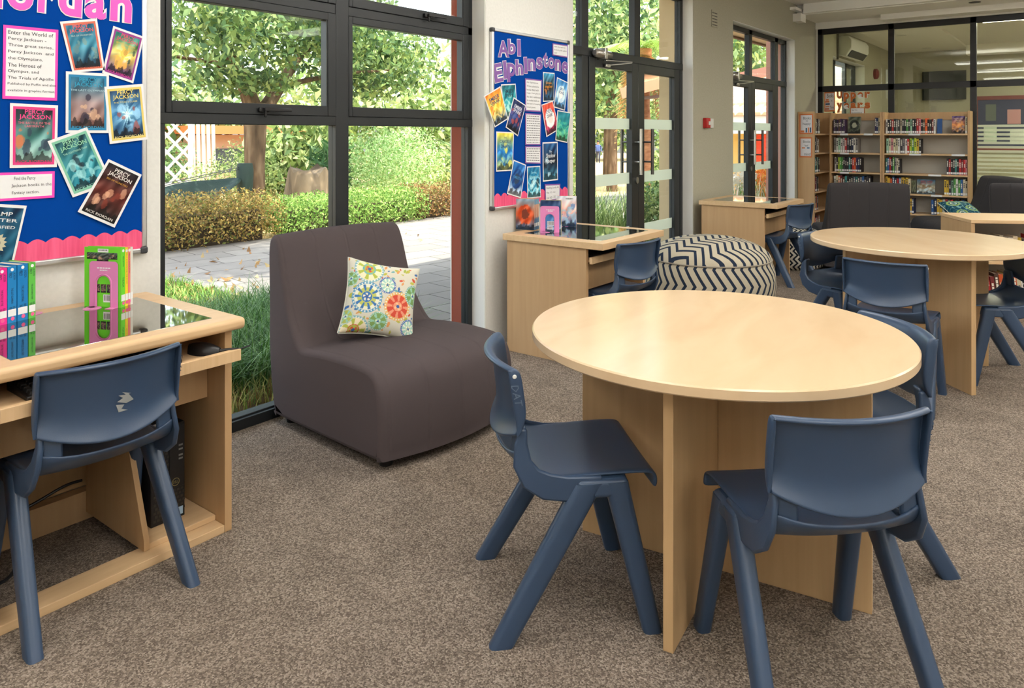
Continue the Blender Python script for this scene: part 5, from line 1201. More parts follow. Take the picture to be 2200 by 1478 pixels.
desk_book('rose spined book beside the yellow spined one by the bookend', at2(0.036), a2, 0.012, 0.212, 0.148, (236, 130, 120), GL, (('PERCY JACKSON', 0.10, 0.45, 0.3, 0.7),))
desk_book('white spined book at the far end of the green book stack', at2(0.049), a2, 0.012, 0.210, 0.148, (222, 222, 214), GL)
bookend('pink arched bookend in front of the bright green book', at2(-0.001, 0.010), a2, 0.116, 0.165)
# the desk under the pier board
GQ = 'paperbacks on the glass-topped desk under the pier board'
a3 = R(27); cx3, cy3 = 3.925, 2.660
at3 = lambda k, q=0.0: (cx3 + k * math.cos(a3) - q * math.sin(a3), cy3 + k * math.sin(a3) + q * math.cos(a3), ZD)
g = desk_book('navy back-cover book behind the pale pink bookend under the pier board', at3(0), a3, 0.024, 0.200, 0.130, (46, 66, 96), GQ)
cover_art(g, 0.130, 0.200, art(60, (44, 60, 92), (46, 96, 150), (150, 180, 200), [(60, 110, 160)], 'waves', 20, 26)); barcode(g, 0.130, 0.200, 0.34, 0.66, 0.76, 0.80); barcode(g, 0.130, 0.200, 0.34, 0.82, 0.62, 0.92)
desk_book('yellow spined book beside the navy back-cover book', at3(0.025), a3, 0.018, 0.200, 0.130, (224, 200, 90), GQ)
desk_book('pale grey spined book at the outer side of the yellow spined book', at3(0.044), a3, 0.012, 0.196, 0.130, (190, 196, 200), GQ)
bookend('pale pink bookend nearest the edge of the desk under the pier board', at3(-0.001, 0.008), a3, 0.122, 0.165)
for k, nm in enumerate(('outer', 'middle', 'inner')):
    c_ = desk_book('%s of three peach and blue paperbacks leaning under the pier board' % nm, (3.905 + 0.026 * k, 2.852 + 0.006 * k, ZD), R(14), 0.024, 0.200, 0.130, (226, 170, 140), GQ)
    MB().add([(0.0005, -0.0006, 0.0), (0.0235, -0.0006, 0.0), (0.0235, -0.0006, 0.07), (0.012, -0.0006, 0.085), (0.0005, -0.0006, 0.066)], [(0, 1, 2, 3, 4)]).build('spine_picture', cmat((80, 130, 170)), c_)
    MB().add([(0.0005, -0.0006, 0.165), (0.0235, -0.0006, 0.165), (0.0235, -0.0006, 0.1995), (0.0005, -0.0006, 0.1995)], [(0, 1, 2, 3)]).build('spine_top', cmat((110, 160, 190)), c_)
    cover_art(c_, 0.130, 0.200, art(70, (130, 170, 190), (196, 90, 50), (70, 120, 170), [(206, 86, 46), (120, 60, 46)], 'round', 18, 26))
    if k == 2:
        A = art(70, (130, 170, 190), (196, 90, 50), (70, 120, 170), [(206, 86, 46), (120, 60, 46)], 'round', 22, 30); ny, nx = A.shape[:2]
        P = np.array([(0.0244, 0.130 * i / (nx - 1), 0.200 * (1 - j / (ny - 1))) for j in range(ny) for i in range(nx)]); ix = np.arange(nx * ny).reshape(ny, nx)
        npmesh('front_picture', P, np.stack([ix[1:, :-1], ix[1:, 1:], ix[:-1, 1:], ix[:-1, :-1]], -1).reshape(-1, 4), lin(A).reshape(-1, 3), 'attr', c_)
g = desk_book('peach mountain back-cover book by the glass door end of the desk', (4.225, 2.735, ZD), R(30), 0.022, 0.205, 0.135, (226, 160, 150), GQ)
A = art(80, (206, 216, 224), (232, 166, 150), (60, 110, 170), [(150, 190, 210), (70, 120, 180)], 'waves', 24, 34); cover_art(g, 0.135, 0.205, A); barcode(g, 0.135, 0.205, 0.45, 0.05, 0.86, 0.13)
desk_book('slate spined book behind the peach mountain book', (4.225 + 0.02, 2.735 + 0.0125, ZD), R(30), 0.02, 0.200, 0.130, (84, 96, 130), GQ)
bookend('mauve pink bookend beside the peach mountain book', (4.218, 2.795, ZD), R(30), 0.075, 0.168, mk('mauve_bookend_metal', S(186, 104, 164), 0.35))
# ================================================================== THE GARDEN
rs = np.random.RandomState
def terrain(name, x0, x1, y0, y1, z, mat, n=(2, 2), drop=True):
    P = []
    for j in range(n[1] + 1):
        r = []
        for i in range(n[0] + 1):
            x = x0 + (x1 - x0) * i / n[0]; y = y0 + (y1 - y0) * j / n[1]; d = math.hypot(x, y)
            r.append((x, y, z - (max(0, d - 16) * 0.0115 if drop else 0)))
        P.append(r)
    return struct(name, MB().grid(P), mat)
M['soil'] = noisemat('dry_lawn', [(0.25, S(150, 120, 84)), (0.5, S(196, 166, 124)), (0.75, S(150, 156, 92))], nscale=1.3, detail=8, rough=0.95, spec=0.1)
M['bed'] = noisemat('bed_soil', [(0.3, S(74, 60, 44)), (0.7, S(128, 108, 80))], nscale=18, detail=6, rough=0.95, spec=0.1)
terrain('ground', -14, 80, 3.16, 80, -0.10, 'soil', (40, 40))
struct('ground_bed', MB().box(-3, 3.66, 3.18, 8.5, -0.15, -0.055), 'bed')
struct('ground_bed_far', MB().box(6.4, 11.5, 3.18, 5.4, -0.15, -0.055), 'bed')
def paving():
    m = bpy.data.materials.new('paving_stone'); m.use_nodes = True; n = m.node_tree; b = n.nodes['Principled BSDF']; L = n.links
    tc = n.nodes.new('ShaderNodeTexCoord'); mp = n.nodes.new('ShaderNodeMapping'); mp.inputs['Rotation'].default_value = (0, 0, R(8)); br = n.nodes.new('ShaderNodeTexBrick')
    br.inputs['Scale'].default_value = 1.0; br.inputs['Brick Width'].default_value = 0.62; br.inputs['Row Height'].default_value = 0.40; br.inputs['Mortar Size'].default_value = 0.006
    br.inputs['Color1'].default_value = c4(S(126, 121, 117)); br.inputs['Color2'].default_value = c4(S(140, 135, 130)); br.inputs['Mortar'].default_value = c4(S(68, 64, 61))
    no = n.nodes.new('ShaderNodeTexNoise'); no.inputs['Scale'].default_value = 3.5; no.inputs['Detail'].default_value = 8; mr = n.nodes.new('ShaderNodeMapRange'); mr.inputs[3].default_value = 0.80; mr.inputs[4].default_value = 1.15
    vm = n.nodes.new('ShaderNodeVectorMath'); vm.operation = 'SCALE'
    L.new(tc.outputs['Object'], mp.inputs[0]); L.new(mp.outputs[0], br.inputs['Vector']); L.new(tc.outputs['Object'], no.inputs['Vector']); L.new(no.outputs['Fac'], mr.inputs[0])
    L.new(br.outputs['Color'], vm.inputs[0]); L.new(mr.outputs[0], vm.inputs[3]); L.new(vm.outputs[0], b.inputs['Base Color']); b.inputs['Roughness'].default_value = 0.9; setin(b, 'Specular IOR Level', 0.2)
    return m
M['paving'] = paving()
pv = MB().box(3.66, 6.4, 3.18, 8.75, -0.15, -0.045).box(6.4, 11.5, 5.4, 8.75, -0.15, -0.045).box(11.5, 19.0, 3.18, 8.75, -0.15, -0.045)
struct('ground_paving', pv, 'paving')
# eaves of the building; the unseen near one only shades the paving
struct('roof_eave_unseen', MB().box(-3.2, 6.2, 3.30, 4.35, 3.16, 3.26).box(-3.2, 6.2, 4.30, 4.36, 3.12, 3.30), 'ceil')
struct('roof_eave_far', MB().box(10.0, 17.5, 3.30, 4.28, 2.86, 2.94), mk('eave_board', S(232, 196, 156), 0.8))
struct('roof_fascia', MB().box(10.0, 17.5, 4.28, 4.34, 2.83, 3.0), mk('fascia_brown', S(120, 84, 64), 0.7))
struct('roof', MB().box(-3.4, 17.5, -3.9, 3.3, 3.3, 3.4), 'ceil')

# ---- leaves and blades
def leaf_cloud(n, blobs, size, colours, seed, aspect=0.42, shell=0.45, jitter=0.18, droop=0.25):
    """blobs: (x, y, z, rx, ry, rz[, weight]) ellipsoids filled with separate leaves"""
    r = rs(seed); B = np.array([b[:6] for b in blobs], float); w = np.array([b[6] if len(b) > 6 else b[3] * b[4] * b[5] for b in blobs]); k = r.choice(len(B), n, p=w / w.sum())
    d = r.normal(size=(n, 3)); d /= np.linalg.norm(d, axis=1)[:, None]; rad = r.rand(n) ** shell
    c = B[k, :3] + d * B[k, 3:6] * rad[:, None]
    a = r.normal(size=(n, 3)); a[:, 2] -= droop * 2; a /= np.linalg.norm(a, axis=1)[:, None]
    s = np.cross(a, r.normal(size=(n, 3))); s /= np.linalg.norm(s, axis=1)[:, None]; nn = np.cross(a, s)
    L = size * r.uniform(0.6, 1.35, n)[:, None]
    v = np.stack([c - a * L * 0.5, c + s * L * aspect * 0.5 + nn * L * 0.06, c + a * L * 0.5 - nn * L * 0.10, c - s * L * aspect * 0.5 + nn * L * 0.06], 1).reshape(-1, 3)
    f = np.arange(n * 4).reshape(n, 4)
    col = lin(np.array(colours, float)[r.randint(len(colours), size=n)]) * r.uniform(1 - jitter, 1 + jitter, (n, 1))
    return v, f, np.repeat(col, 4, 0)
def blades(P, h, w, colours, seed, bend=0.6, seg=3):
    """strap-shaped blades rooted at the points P"""
    r = rs(seed); n = len(P); H_ = h[0] + (h[1] - h[0]) * r.rand(n); th = r.rand(n) * 2 * PI; d = np.stack([np.cos(th), np.sin(th), 0 * th], 1); sd = np.stack([-np.sin(th), np.cos(th), 0 * th], 1)
    bn = bend * r.uniform(0.3, 1.3, n); V = []
    for i in range(seg + 1):
        u = i / seg; c = P + d * (bn * H_ * u * u)[:, None]; c[:, 2] += H_ * (u - 0.35 * bn * u * u); ww = w * (1 - u * 0.92)
        V += [c - sd * ww / 2, c + sd * ww / 2]
    V = np.stack(V, 1); o = (np.arange(n) * 2 * (seg + 1))[:, None]
    F = np.concatenate([o + np.array([[2 * i, 2 * i + 1, 2 * i + 3, 2 * i + 2]]) for i in range(seg)], 0)
    col = lin(np.array(colours, float)[r.randint(len(colours), size=n)]) * r.uniform(0.8, 1.2, (n, 1))
    return V.reshape(-1, 3), F, np.repeat(col, 2 * (seg + 1), 0)
def pts(seed, n, x0, x1, y0, y1, z=-0.055):
    r = rs(seed); return np.stack([r.uniform(x0, x1, n), r.uniform(y0, y1, n), np.full(n, z)], 1)
GREEN = [(94, 126, 74), (114, 146, 88), (76, 106, 62), (140, 166, 106), (60, 90, 55)]
YGREEN = [(150, 172, 100), (178, 194, 124), (126, 150, 84), (98, 124, 70), (202, 210, 150)]
DEEP = [(84, 112, 58), (70, 96, 52), (100, 128, 66), (118, 142, 78), (150, 164, 90)]
# mondo grass along the window, lawn behind it
tag(npmesh('mondo_grass', *blades(pts(1, 9000, 1.55, 3.62, 3.62, 5.1), (0.18, 0.40), 0.013, [(76, 116, 48), (102, 144, 68), (130, 164, 116), (58, 98, 42), (150, 180, 130), (92, 132, 58)], 2, 0.9), 'grass'), kind='stuff')['label'] = 'long dark green strap grass growing against the big window'
o = npmesh('dry_grass', *blades(pts(3, 1600, 1.5, 3.6, 3.40, 3.66), (0.05, 0.16), 0.008, [(170, 176, 96), (196, 186, 120), (120, 150, 70), (150, 120, 70)], 4, 0.7), 'grass'); tag(o, 'short dry grass at the foot of the window', kind='stuff')
o = npmesh('lawn_grass', *blades(pts(5, 15000, 0.8, 3.66, 4.9, 8.6), (0.05, 0.13), 0.012, [(110, 158, 66), (140, 180, 84), (90, 136, 56), (186, 190, 110)], 6, 0.7), 'grass'); tag(o, 'sunlit lawn edge beside the grey paving', kind='stuff')
r = rs(9); v, f, c = leaf_cloud(260, [(3.0, 6.5, -0.03, 1.4, 2.0, 0.015), (5.5, 7.4, -0.035, 1.9, 1.2, 0.006)], 0.09, [(176, 140, 96), (150, 110, 70), (200, 176, 130)], 10, droop=0); tag(npmesh('fallen_leaves', v, f, c, 'leaf'), 'fallen brown leaves on the lawn edge and paving', kind='stuff')
t = thing('yellow_flower', 'single yellow flower bud standing in the strap grass by the window', 'flower', (1.86, 3.42, -0.055))
MB().tube([(0, 0, 0), (0.01, 0, 0.2), (0.015, 0, 0.40)], 0.003, 6).build('stem', cmat((120, 150, 70)), t); MB().lathe([(0.001, 0.39), (0.011, 0.41), (0.012, 0.43), (0.004, 0.455)], 8, (0.015, 0, 0)).build('bud', cmat((232, 204, 60)), t)
# clipped hedges beyond the paving
def hedge(label, x0, x1, y0, y1, h, cols_, seed, n=9000, size=0.042):
    r = rs(seed); t = thing('hedge', label, 'hedge', ((x0 + x1) / 2, (y0 + y1) / 2, -0.06), 0, 'clipped hedges along the paving')
    bl = []
    for x in np.arange(x0 + 0.15, x1, 0.3):
        for y in np.arange(y0 + 0.18, y1, 0.3): bl.append((x - (x0 + x1) / 2, y - (y0 + y1) / 2, h * 0.52 + r.uniform(-0.03, 0.03), 0.27, 0.27, h * 0.52))
    npmesh('hedge_foliage', *leaf_cloud(n, bl, size, cols_, seed, 0.5, 0.33), 'leaf', t)
    MB().box(-(x1 - x0) / 2 + 0.22, (x1 - x0) / 2 - 0.22, -(y1 - y0) / 2 + 0.26, (y1 - y0) / 2 - 0.22, 0, h * 0.62).build('twig_core', mk('twigs_%d' % seed, S(62, 50, 36), 0.95), t)
hedge('golden brown hedge at the window end of the clipped row', 3.3, 6.05, 8.5, 9.4, 0.66, [(150, 126, 70), (176, 150, 84), (126, 100, 56), (120, 130, 64), (196, 166, 90)], 21, 22000)
hedge('bright green hedge in the middle of the clipped row', 6.05, 8.75, 8.5, 9.4, 0.56, [(120, 158, 72), (150, 184, 92), (96, 134, 60), (172, 196, 110)], 22, 20000)
hedge('rust brown hedge at the far end of the clipped row', 8.75, 10.8, 8.5, 9.4, 0.56, [(140, 104, 66), (164, 122, 76), (110, 84, 52), (130, 130, 70)], 23, 13000)
# trees
def tree(label, base, trunk, branches, blobs, n, size, cols_, seed, group='garden trees', aspect=0.42, shell=0.45, name='tree'):
    t = thing(name, label, 'tree', base, 0, group)
    MB().tube([p[:3] for p in trunk], [p[3] for p in trunk], 14).build('trunk', 'bark', t, smooth=True)
    for b in branches: MB().tube([p[:3] for p in b], [p[3] for p in b], 8).build('branch', 'bark', t, smooth=True)
    npmesh('crown', *leaf_cloud(n, blobs, size, cols_, seed, aspect, shell), 'leaf', t)
    return t
tree('broad-leaved garden tree with a dappled trunk seen through the big window', (6.87, 10.5, -0.1),
     [(0, 0, 0, 0.20), (-0.02, 0, 0.4, 0.165), (-0.02, 0, 1.0, 0.155), (-0.01, 0, 1.6, 0.175), (0.05, 0, 1.95, 0.15)],
     [[(0.08, 0, 1.75, 0.13), (0.45, 0, 2.25, 0.10), (0.85, 0.1, 2.75, 0.08), (1.8, 0.2, 3.4, 0.05)], [(-0.02, 0, 1.8, 0.15), (-0.2, 0.1, 2.4, 0.10), (-0.8, 0, 3.2, 0.07), (-1.6, -0.3, 4.0, 0.04)], [(0.45, 0, 2.25, 0.05), (1.4, -0.4, 2.5, 0.03), (2.3, -0.6, 2.6, 0.02)], [(-0.8, 0, 3.2, 0.07), (-1.6, -1.8, 4.2, 0.05), (-2.6, -4.4, 4.6, 0.03)], [(-0.2, 0.1, 2.3, 0.06), (-1.0, -0.5, 2.5, 0.03), (-1.8, -0.8, 2.5, 0.02)]],
     [(-0.6, -0.6, 3.0, 1.3, 1.2, 0.75), (1.0, -0.4, 3.3, 1.3, 1.2, 0.9), (-1.6, -1.6, 2.9, 0.9, 0.9, 0.7), (2.5, -0.2, 3.0, 1.2, 1.0, 0.8), (0.2, -1.6, 3.5, 1.3, 0.8, 0.8), (3.6, 0.8, 3.0, 1.2, 1.0, 0.8), (0.5, 0.5, 4.6, 2.2, 2.2, 0.9, 0.6), (-0.5, -0.4, 2.25, 1.0, 0.6, 0.22, 0.35), (2.0, -0.3, 2.4, 1.2, 0.7, 0.35, 0.5), (-2.4, -3.6, 4.6, 1.2, 1.0, 0.5, 1.6), (-3.4, -4.7, 4.7, 1.4, 1.2, 0.5, 2.6), (-2.3, -5.0, 4.5, 1.2, 1.2, 0.5, 2.0)],  # last blobs: unseen limb added to dapple the paving with shade
     26000, 0.125, DEEP + GREEN + YGREEN[:3], 31, aspect=0.5, shell=0.6)
def bush(label, blobs, n, size, cols_, seed, aspect=0.42, shell=0.4, group='garden shrubs', name='shrub', droop=0.25):
    x, y = blobs[0][0], blobs[0][1]
    o = npmesh(name, *leaf_cloud(n, [(b[0] - x, b[1] - y) + tuple(b[2:]) for b in blobs], size, cols_, seed, aspect, shell, droop=droop), 'leaf'); o.location = (x, y, 0)
    return tag(o, label, 'shrub', group)
bush('round bright green shrub behind the dappled trunk', [(7.9, 12.4, 0.55, 0.75, 0.7, 0.75), (7.3, 12.6, 0.4, 0.6, 0.6, 0.5)], 3500, 0.06, YGREEN, 41)
bush('dark green shrub beside the white trellis', [(7.7, 14.6, 0.5, 0.6, 0.6, 0.75)], 1800, 0.09, GREEN, 42)
bush('glossy yellow-green shrub above the grey stump', [(9.6, 13.0, 0.9, 0.9, 0.8, 1.1), (8.8, 13.2, 0.6, 0.6, 0.6, 0.8)], 2200, 0.20, YGREEN, 43, 0.45)
bush('long-leaved dragon plant beside the grey stump', [(9.0, 11.4, 0.62, 0.42, 0.4, 0.62), (9.3, 11.6, 0.9, 0.3, 0.3, 0.4)], 420, 0.42, [(70, 112, 66), (96, 140, 84), (140, 170, 120), (54, 92, 52)], 44, 0.14, 0.5)
bush('feathery pale green shrub facing the dark window mullion', [(10.9, 12.2, 0.65, 1.0, 0.8, 0.85), (12.2, 12.6, 0.7, 1.1, 0.8, 0.9), (9.9, 11.9, 0.45, 0.6, 0.5, 0.55)], 9000, 0.075, [(176, 208, 140), (150, 190, 116), (200, 220, 164), (120, 160, 90)], 45, 0.4)
bush('low ground cover shrub in front of the feathery shrub', [(10.6, 10.4, 0.10, 1.8, 0.5, 0.28), (12.6, 10.8, 0.10, 1.6, 0.6, 0.3)], 4000, 0.07, YGREEN, 46)
bush('sword-leaved plant by the red pillar', [(13.6, 11.9, 0.8, 0.4, 0.5, 0.75)], 260, 0.7, GREEN, 47, 0.07)
for k, (x, y, z, rx, ry, rz, n, s, lab) in enumerate([(9.0, 19.0, 2.2, 3.0, 1.5, 2.4, 4200, 0.30, 'tall dense garden tree straight behind the dappled trunk'), (14.5, 17.5, 2.2, 3.2, 1.6, 2.4, 4200, 0.30, 'tall dense garden tree behind the feathery shrub'), (4.2, 20.5, 3.2, 2.2, 1.5, 2.0, 1800, 0.32, 'thin garden tree behind the white trellis'), (19.5, 17.0, 2.4, 3.0, 2.0, 2.6, 3600, 0.32, 'dense garden tree past the red pillar'), (17.0, 9.9, 4.2, 1.9, 1.4, 2.3, 3800, 0.22, 'bright leafy tree seen over the closer of the double door'),
        (21.5, 12.7, 5.0, 2.4, 2.0, 2.6, 4200, 0.26, 'tall leafy tree seen between the double door leaves'), (46.0, 28.5, 4.6, 6.5, 5.0, 4.4, 5200, 0.55, 'large pale tree behind the double door top panes'), (54.0, 24.5, 4.2, 5.0, 4.0, 4.4, 4200, 0.5, 'large tree at the far side of the garden path'), (27.0, 11.0, 5.6, 3.4, 2.6, 2.0, 3600, 0.34, 'tree crown above the terracotta roof by the far door')]):
    base = (x, y, -0.1 - max(0, math.hypot(x, y) - 16) * 0.0115)
    tree(lab, base, [(0, 0, 0, 0.15), (0.05, 0, z * 0.6, 0.11), (0, 0.05, z, 0.07)], [], [(0, 0, z, rx, ry, rz), (rx * 0.4, -ry * 0.5, z * 0.7, rx * 0.6, ry * 0.6, rz * 0.6), (-rx * 0.5, -ry * 0.4, z * 0.8, rx * 0.5, ry * 0.6, rz * 0.6)], n, s, YGREEN if k % 2 else GREEN + YGREEN, 60 + k, shell=0.42)
# low shrubs that close the view under the far trees
for k, (x, y, r_, h, lab) in enumerate([(15.8, 15.6, 1.8, 0.9, 'loose hedge shrub at the back of the garden behind the stump'), (18.6, 13.6, 1.3, 0.8, 'loose shrub by the path, behind the door closer side'), (24.0, 11.8, 1.5, 0.75, 'loose shrub by the path at the double door handles'), (21.0, 18.2, 2.2, 1.0, 'loose shrub behind the walking person')]):
    bush(lab, [(x, y, h * 0.4 - 0.1, r_, r_ * 0.7, h * 0.8)], 2600, 0.16, YGREEN, 80 + k)
# tall grasses outside the double doors and flowers outside the far doors
def tuft(label, x, y, n, sp, h, w, cols_, seed, z=-0.055, bend=0.5):
    r = rs(seed); P = np.stack([r.normal(0, sp, n), r.normal(0, sp * 0.7, n), np.zeros(n)], 1)
    o = npmesh('grass_tuft', *blades(P, h, w, cols_, seed, bend, 4), 'grass'); o.location = (x, y, z); tag(o, label, 'grass tuft', 'tall grass tufts outside the double doors')
tuft('tall bright grass tuft beside the sidelight of the double door', 6.6, 4.55, 320, 0.22, (0.45, 0.95), 0.022, YGREEN, 91)
tuft('tall bright grass tuft against the double door glass', 7.35, 4.65, 420, 0.28, (0.45, 0.95), 0.022, YGREEN, 92)
tuft('spiky bright grass tuft behind the door glass by the meeting stiles', 8.1, 4.75, 380, 0.28, (0.45, 0.92), 0.020, YGREEN + GREEN, 93)
tuft('low bright grass tuft at the foot of the double door', 6.9, 3.95, 260, 0.20, (0.25, 0.5), 0.016, YGREEN, 94)
bush('leafy green shrub outside the closed leaf of the double door', [(8.9, 4.35, 0.35, 0.8, 0.45, 0.62), (9.5, 4.6, 0.4, 0.7, 0.4, 0.6)], 5200, 0.075, GREEN + YGREEN, 95)
bush('bright leafy shrub outside the sidelight of the double door', [(9.3, 6.35, 0.7, 0.5, 0.45, 1.1), (10.0, 7.2, 1.2, 0.6, 0.5, 1.0)], 3000, 0.13, YGREEN + [(206, 216, 120)], 96)
for k, (x, y, cols_, lab) in enumerate([(13.4, 5.1, [(120, 160, 80), (230, 220, 200), (90, 130, 70), (240, 230, 210)], 'white-flowered plant outside the far doors'), (14.6, 5.15, [(226, 120, 50), (236, 160, 60), (80, 110, 60), (110, 140, 70)], 'orange-flowered plant outside the far doors'), (16.0, 5.6, [(230, 130, 60), (90, 120, 66), (120, 150, 90)], 'orange and green flowering plant by the painted panels')]):
    r = rs(100 + k); P = np.stack([r.normal(0, 0.35, 240), r.normal(0, 0.28, 240), np.zeros(240)], 1)
    o = npmesh('flowering_plant', *blades(P, (0.3, 0.75), 0.022, cols_, 100 + k, 0.4), 'grass'); o.location = (x, y, -0.05); tag(o, lab, 'flowering plant', 'flowering plants outside the far doors')
    npmesh('blossoms', *leaf_cloud(160, [(0, 0, 0.58, 0.42, 0.36, 0.2)], 0.09, [cols_[0] if k else (240, 234, 220), cols_[1]], 120 + k, 0.8), 'leaf', o)
# palm with hanging dry fronds outside the double doors
t = thing('palm_tree', 'palm with a rust brown trunk and hanging dry fronds outside the double doors', 'palm', (13.9, 7.35, -0.06))
MB().tube([(0, 0, 0), (0.05, 0, 1.0), (0.0, 0.05, 2.0), (0.05, 0, 3.2)], [0.22, 0.19, 0.18, 0.16], 12).build('trunk', noisemat('palm_bark', [(0.3, S(150, 92, 60)), (0.7, S(206, 146, 104))], scale=(6, 6, 14), rough=0.9, nscale=1), t, smooth=True)
def fronds(n, seed, z, length, drop, cols_, name):
    r = rs(seed); V = []; F = []; C = []
    for k in range(n):
        th = r.rand() * 2 * PI; d = np.array([math.cos(th), math.sin(th)]); L = length * r.uniform(0.8, 1.15); base = None; cc = lin(np.array(cols_, float)[r.randint(len(cols_))])
        for i in range(26):
            u = i / 25; out = L * (u - 0.25 * u * u) * (1 - drop * 0.62); zz = z + L * (0.35 * u - 1.0 * drop * u ** 1.4 - 0.45 * u * u)
            c = np.array([d[0] * out, d[1] * out, zz]); sd = np.array([-d[1], d[0], 0])
            for s in (-1, 1):
                ll = 0.34 * math.sin(PI * min(0.97, 0.12 + u * 0.85)); tip = c + sd * s * ll * 0.8 + np.array([d[0], d[1], 0]) * ll * 0.45 + np.array([0, 0, -ll * 0.45])
                o0 = len(V); w = 0.018; V += [c, c + np.array([d[0], d[1], 0]) * w * 2, tip, c - np.array([d[0], d[1], 0]) * w]; F.append([o0, o0 + 1, o0 + 2, o0 + 3]); C += [cc * r.uniform(0.85, 1.15)] * 4
    return npmesh(name, np.array(V), np.array(F), np.array(C), 'leaf', t)
fronds(16, 5, 3.1, 1.7, 0.95, [(206, 160, 100), (226, 186, 120), (180, 128, 80)], 'dry_fronds'); fronds(14, 6, 3.25, 2.1, 0.15, [(150, 184, 90), (176, 204, 110)], 'green_fronds')
# roof edge beam outside the double doors
t = thing('roof_overhang', 'brown sloping roof edge outside the double doors', 'roof edge', (12.86, 6.23, 2.2))
MB().beam((0.55, -0.72, 0.40), (-0.56, 0.74, -0.08), 0.06, 0.20).build('fascia_board', cmat((176, 130, 98)), t)
MB().beam((0.75, -0.72, 0.02), (-0.30, 0.60, -0.18), 0.10, 0.06).build('rafter', cmat((112, 82, 66)), t)
MB().hexa([(0.57, -0.72, 0.44), (-0.54, 0.74, -0.04), (0.9, 1.2, 0.35), (2.0, -0.3, 0.8), (0.57, -0.72, 0.47), (-0.54, 0.74, -0.01), (0.9, 1.2, 0.38), (2.0, -0.3, 0.83)]).build('roof_sheet', cmat((190, 130, 100)), t)
# trellis, bamboo poles, stump, net
t = thing('trellis', 'white diamond trellis fence standing in the garden', 'trellis', (6.75, 13.0, -0.1))
for k in range(-10, 4):
    for sg in (1, -1):
        x0 = k * 0.30; pts_ = []
        xa, za, xb, zb = x0, 0.55, x0 + sg * 1.15, 1.70
        xa += 0 if sg > 0 else 1.15; xb += 0 if sg > 0 else 1.15; lo, hi = -1.9, 0.42
        if max(xa, xb) <= lo or min(xa, xb) >= hi: continue
        ca, cb = min(max(xa, lo), hi), min(max(xb, lo), hi); q = lambda x: za + (zb - za) * (x - xa) / (xb - xa)
        MB().beam((ca, 0.02 * sg, q(ca)), (cb, 0.02 * sg, q(cb)), 0.045, 0.012, up=(0, 1, 0)).build('lath', 'whitewood', t)
for x in (-1.9, -0.75, 0.42): MB().box(x - 0.03, x + 0.03, -0.02, 0.05, 0, 1.75).build('post', 'whitewood', t)
MB().box(-1.9, 0.45, -0.02, 0.02, 0.52, 0.57).build('rail', 'whitewood', t); MB().box(-1.9, 0.45, -0.02, 0.02, 1.66, 1.72).build('rail', 'whitewood', t)
for k in range(5):
    o = MB().tube([(0, 0, 0), (0.02, 0, 0.9), (0.0, 0, 1.75)], 0.034, 10).build('garden_pole', mk('pole_white_%d' % k, S(214, 206, 190), 0.7), None, smooth=True); o.location = (7.23 + 0.10 * k, 13.05, -0.1)
    tag(o, 'white upright garden pole in the row ending the trellis', 'pole', 'white garden poles')
r = rs(12); st = []
for i, z in enumerate((0, 0.25, 0.6, 0.9, 0.98)): st.append([((0.40 - 0.025 * i) * (1 + 0.10 * math.sin(3 * a + i) + 0.05 * math.sin(5 * a + 2 * i) + 0.07 * math.sin(7 * a + i) + 0.05 * math.sin(13 * a)) * math.cos(a), (0.40 - 0.025 * i) * (1 + 0.12 * math.sin(3 * a + i) + 0.05 * math.sin(11 * a)) * math.sin(a), z * 0.85 + (0.05 * math.sin(2 * a + 2) + 0.05 * math.sin(5 * a) + 0.03 * math.sin(9 * a)) * (z > 0.3)) for a in [2 * PI * k / 28 for k in range(28)]])
o = MB().ring(st).build('tree_stump', noisemat('stump_wood', [(0.3, S(84, 70, 56)), (0.7, S(150, 130, 104))], scale=(5, 5, 1.5), nscale=1, detail=8, rough=0.95, bump=0.6, bdist=0.03), None, smooth=True, angle=60); o.location = (7.85, 10.5, -0.08)
tag(o, 'pale weathered tree stump behind the green hedge', 'tree stump')
t = thing('garden_net', 'dark green net slung from the dappled tree trunk', 'net', (6.5, 10.3, 0.55))
P = []
for i in range(25):
    u = i / 24; row_ = []
    for j in range(7):
        w = j / 6; x = -2.3 * u; sag = -0.34 * math.sin(PI * min(1, u * 0.9)); row_.append((x, -0.55 * u + (w - 0.5) * 0.5 * math.sin(PI * u) ** 0.5, 0.15 + (w - 0.5) * 0.30 * math.sin(PI * u) ** 0.6 + sag * (1 - 0.5 * abs(2 * w - 1)) + 0.03 * math.sin(9 * u + 4 * w) - 0.15 * u))
    P.append(row_)
M['net'] = mk('green_net', S(22, 46, 40), 0.7)
MB().grid(P).build('net_cloth', 'net', t, solid=0.01, smooth=True)
MB().lathe([(0.10, -0.15), (0.12, 0.0), (0.13, 0.25), (0.11, 0.36)], 16, (0.05, 0.0, 0)).build('wrapped_bundle', 'net', t, smooth=True)
for dz in (0.0, 0.03): MB().tube([(0.0, 0, 0.28 + dz), (-1.2, -0.3, 0.13 + dz), (-2.3, -0.55, 0.02 + dz)], 0.006, 6).build('rope', 'dsteel', t)
# low garden building with an orange fascia behind the trellis
t = thing('garden_shed', 'low garden building with an orange fascia behind the tree trunk', 'shed', (11.4, 17.0, -0.1))
MB().box(-1.8, 1.8, 0, 2, 0, 1.44).build('wall', cmat((176, 140, 120)), t); MB().box(-2.0, 2.0, -0.5, 2.2, 1.46, 1.66).build('fascia', cmat((190, 104, 58)), t); MB().box(-1.4, 0.2, -0.02, 0.02, 0.5, 1.1).build('window', cmat((60, 66, 76)), t)
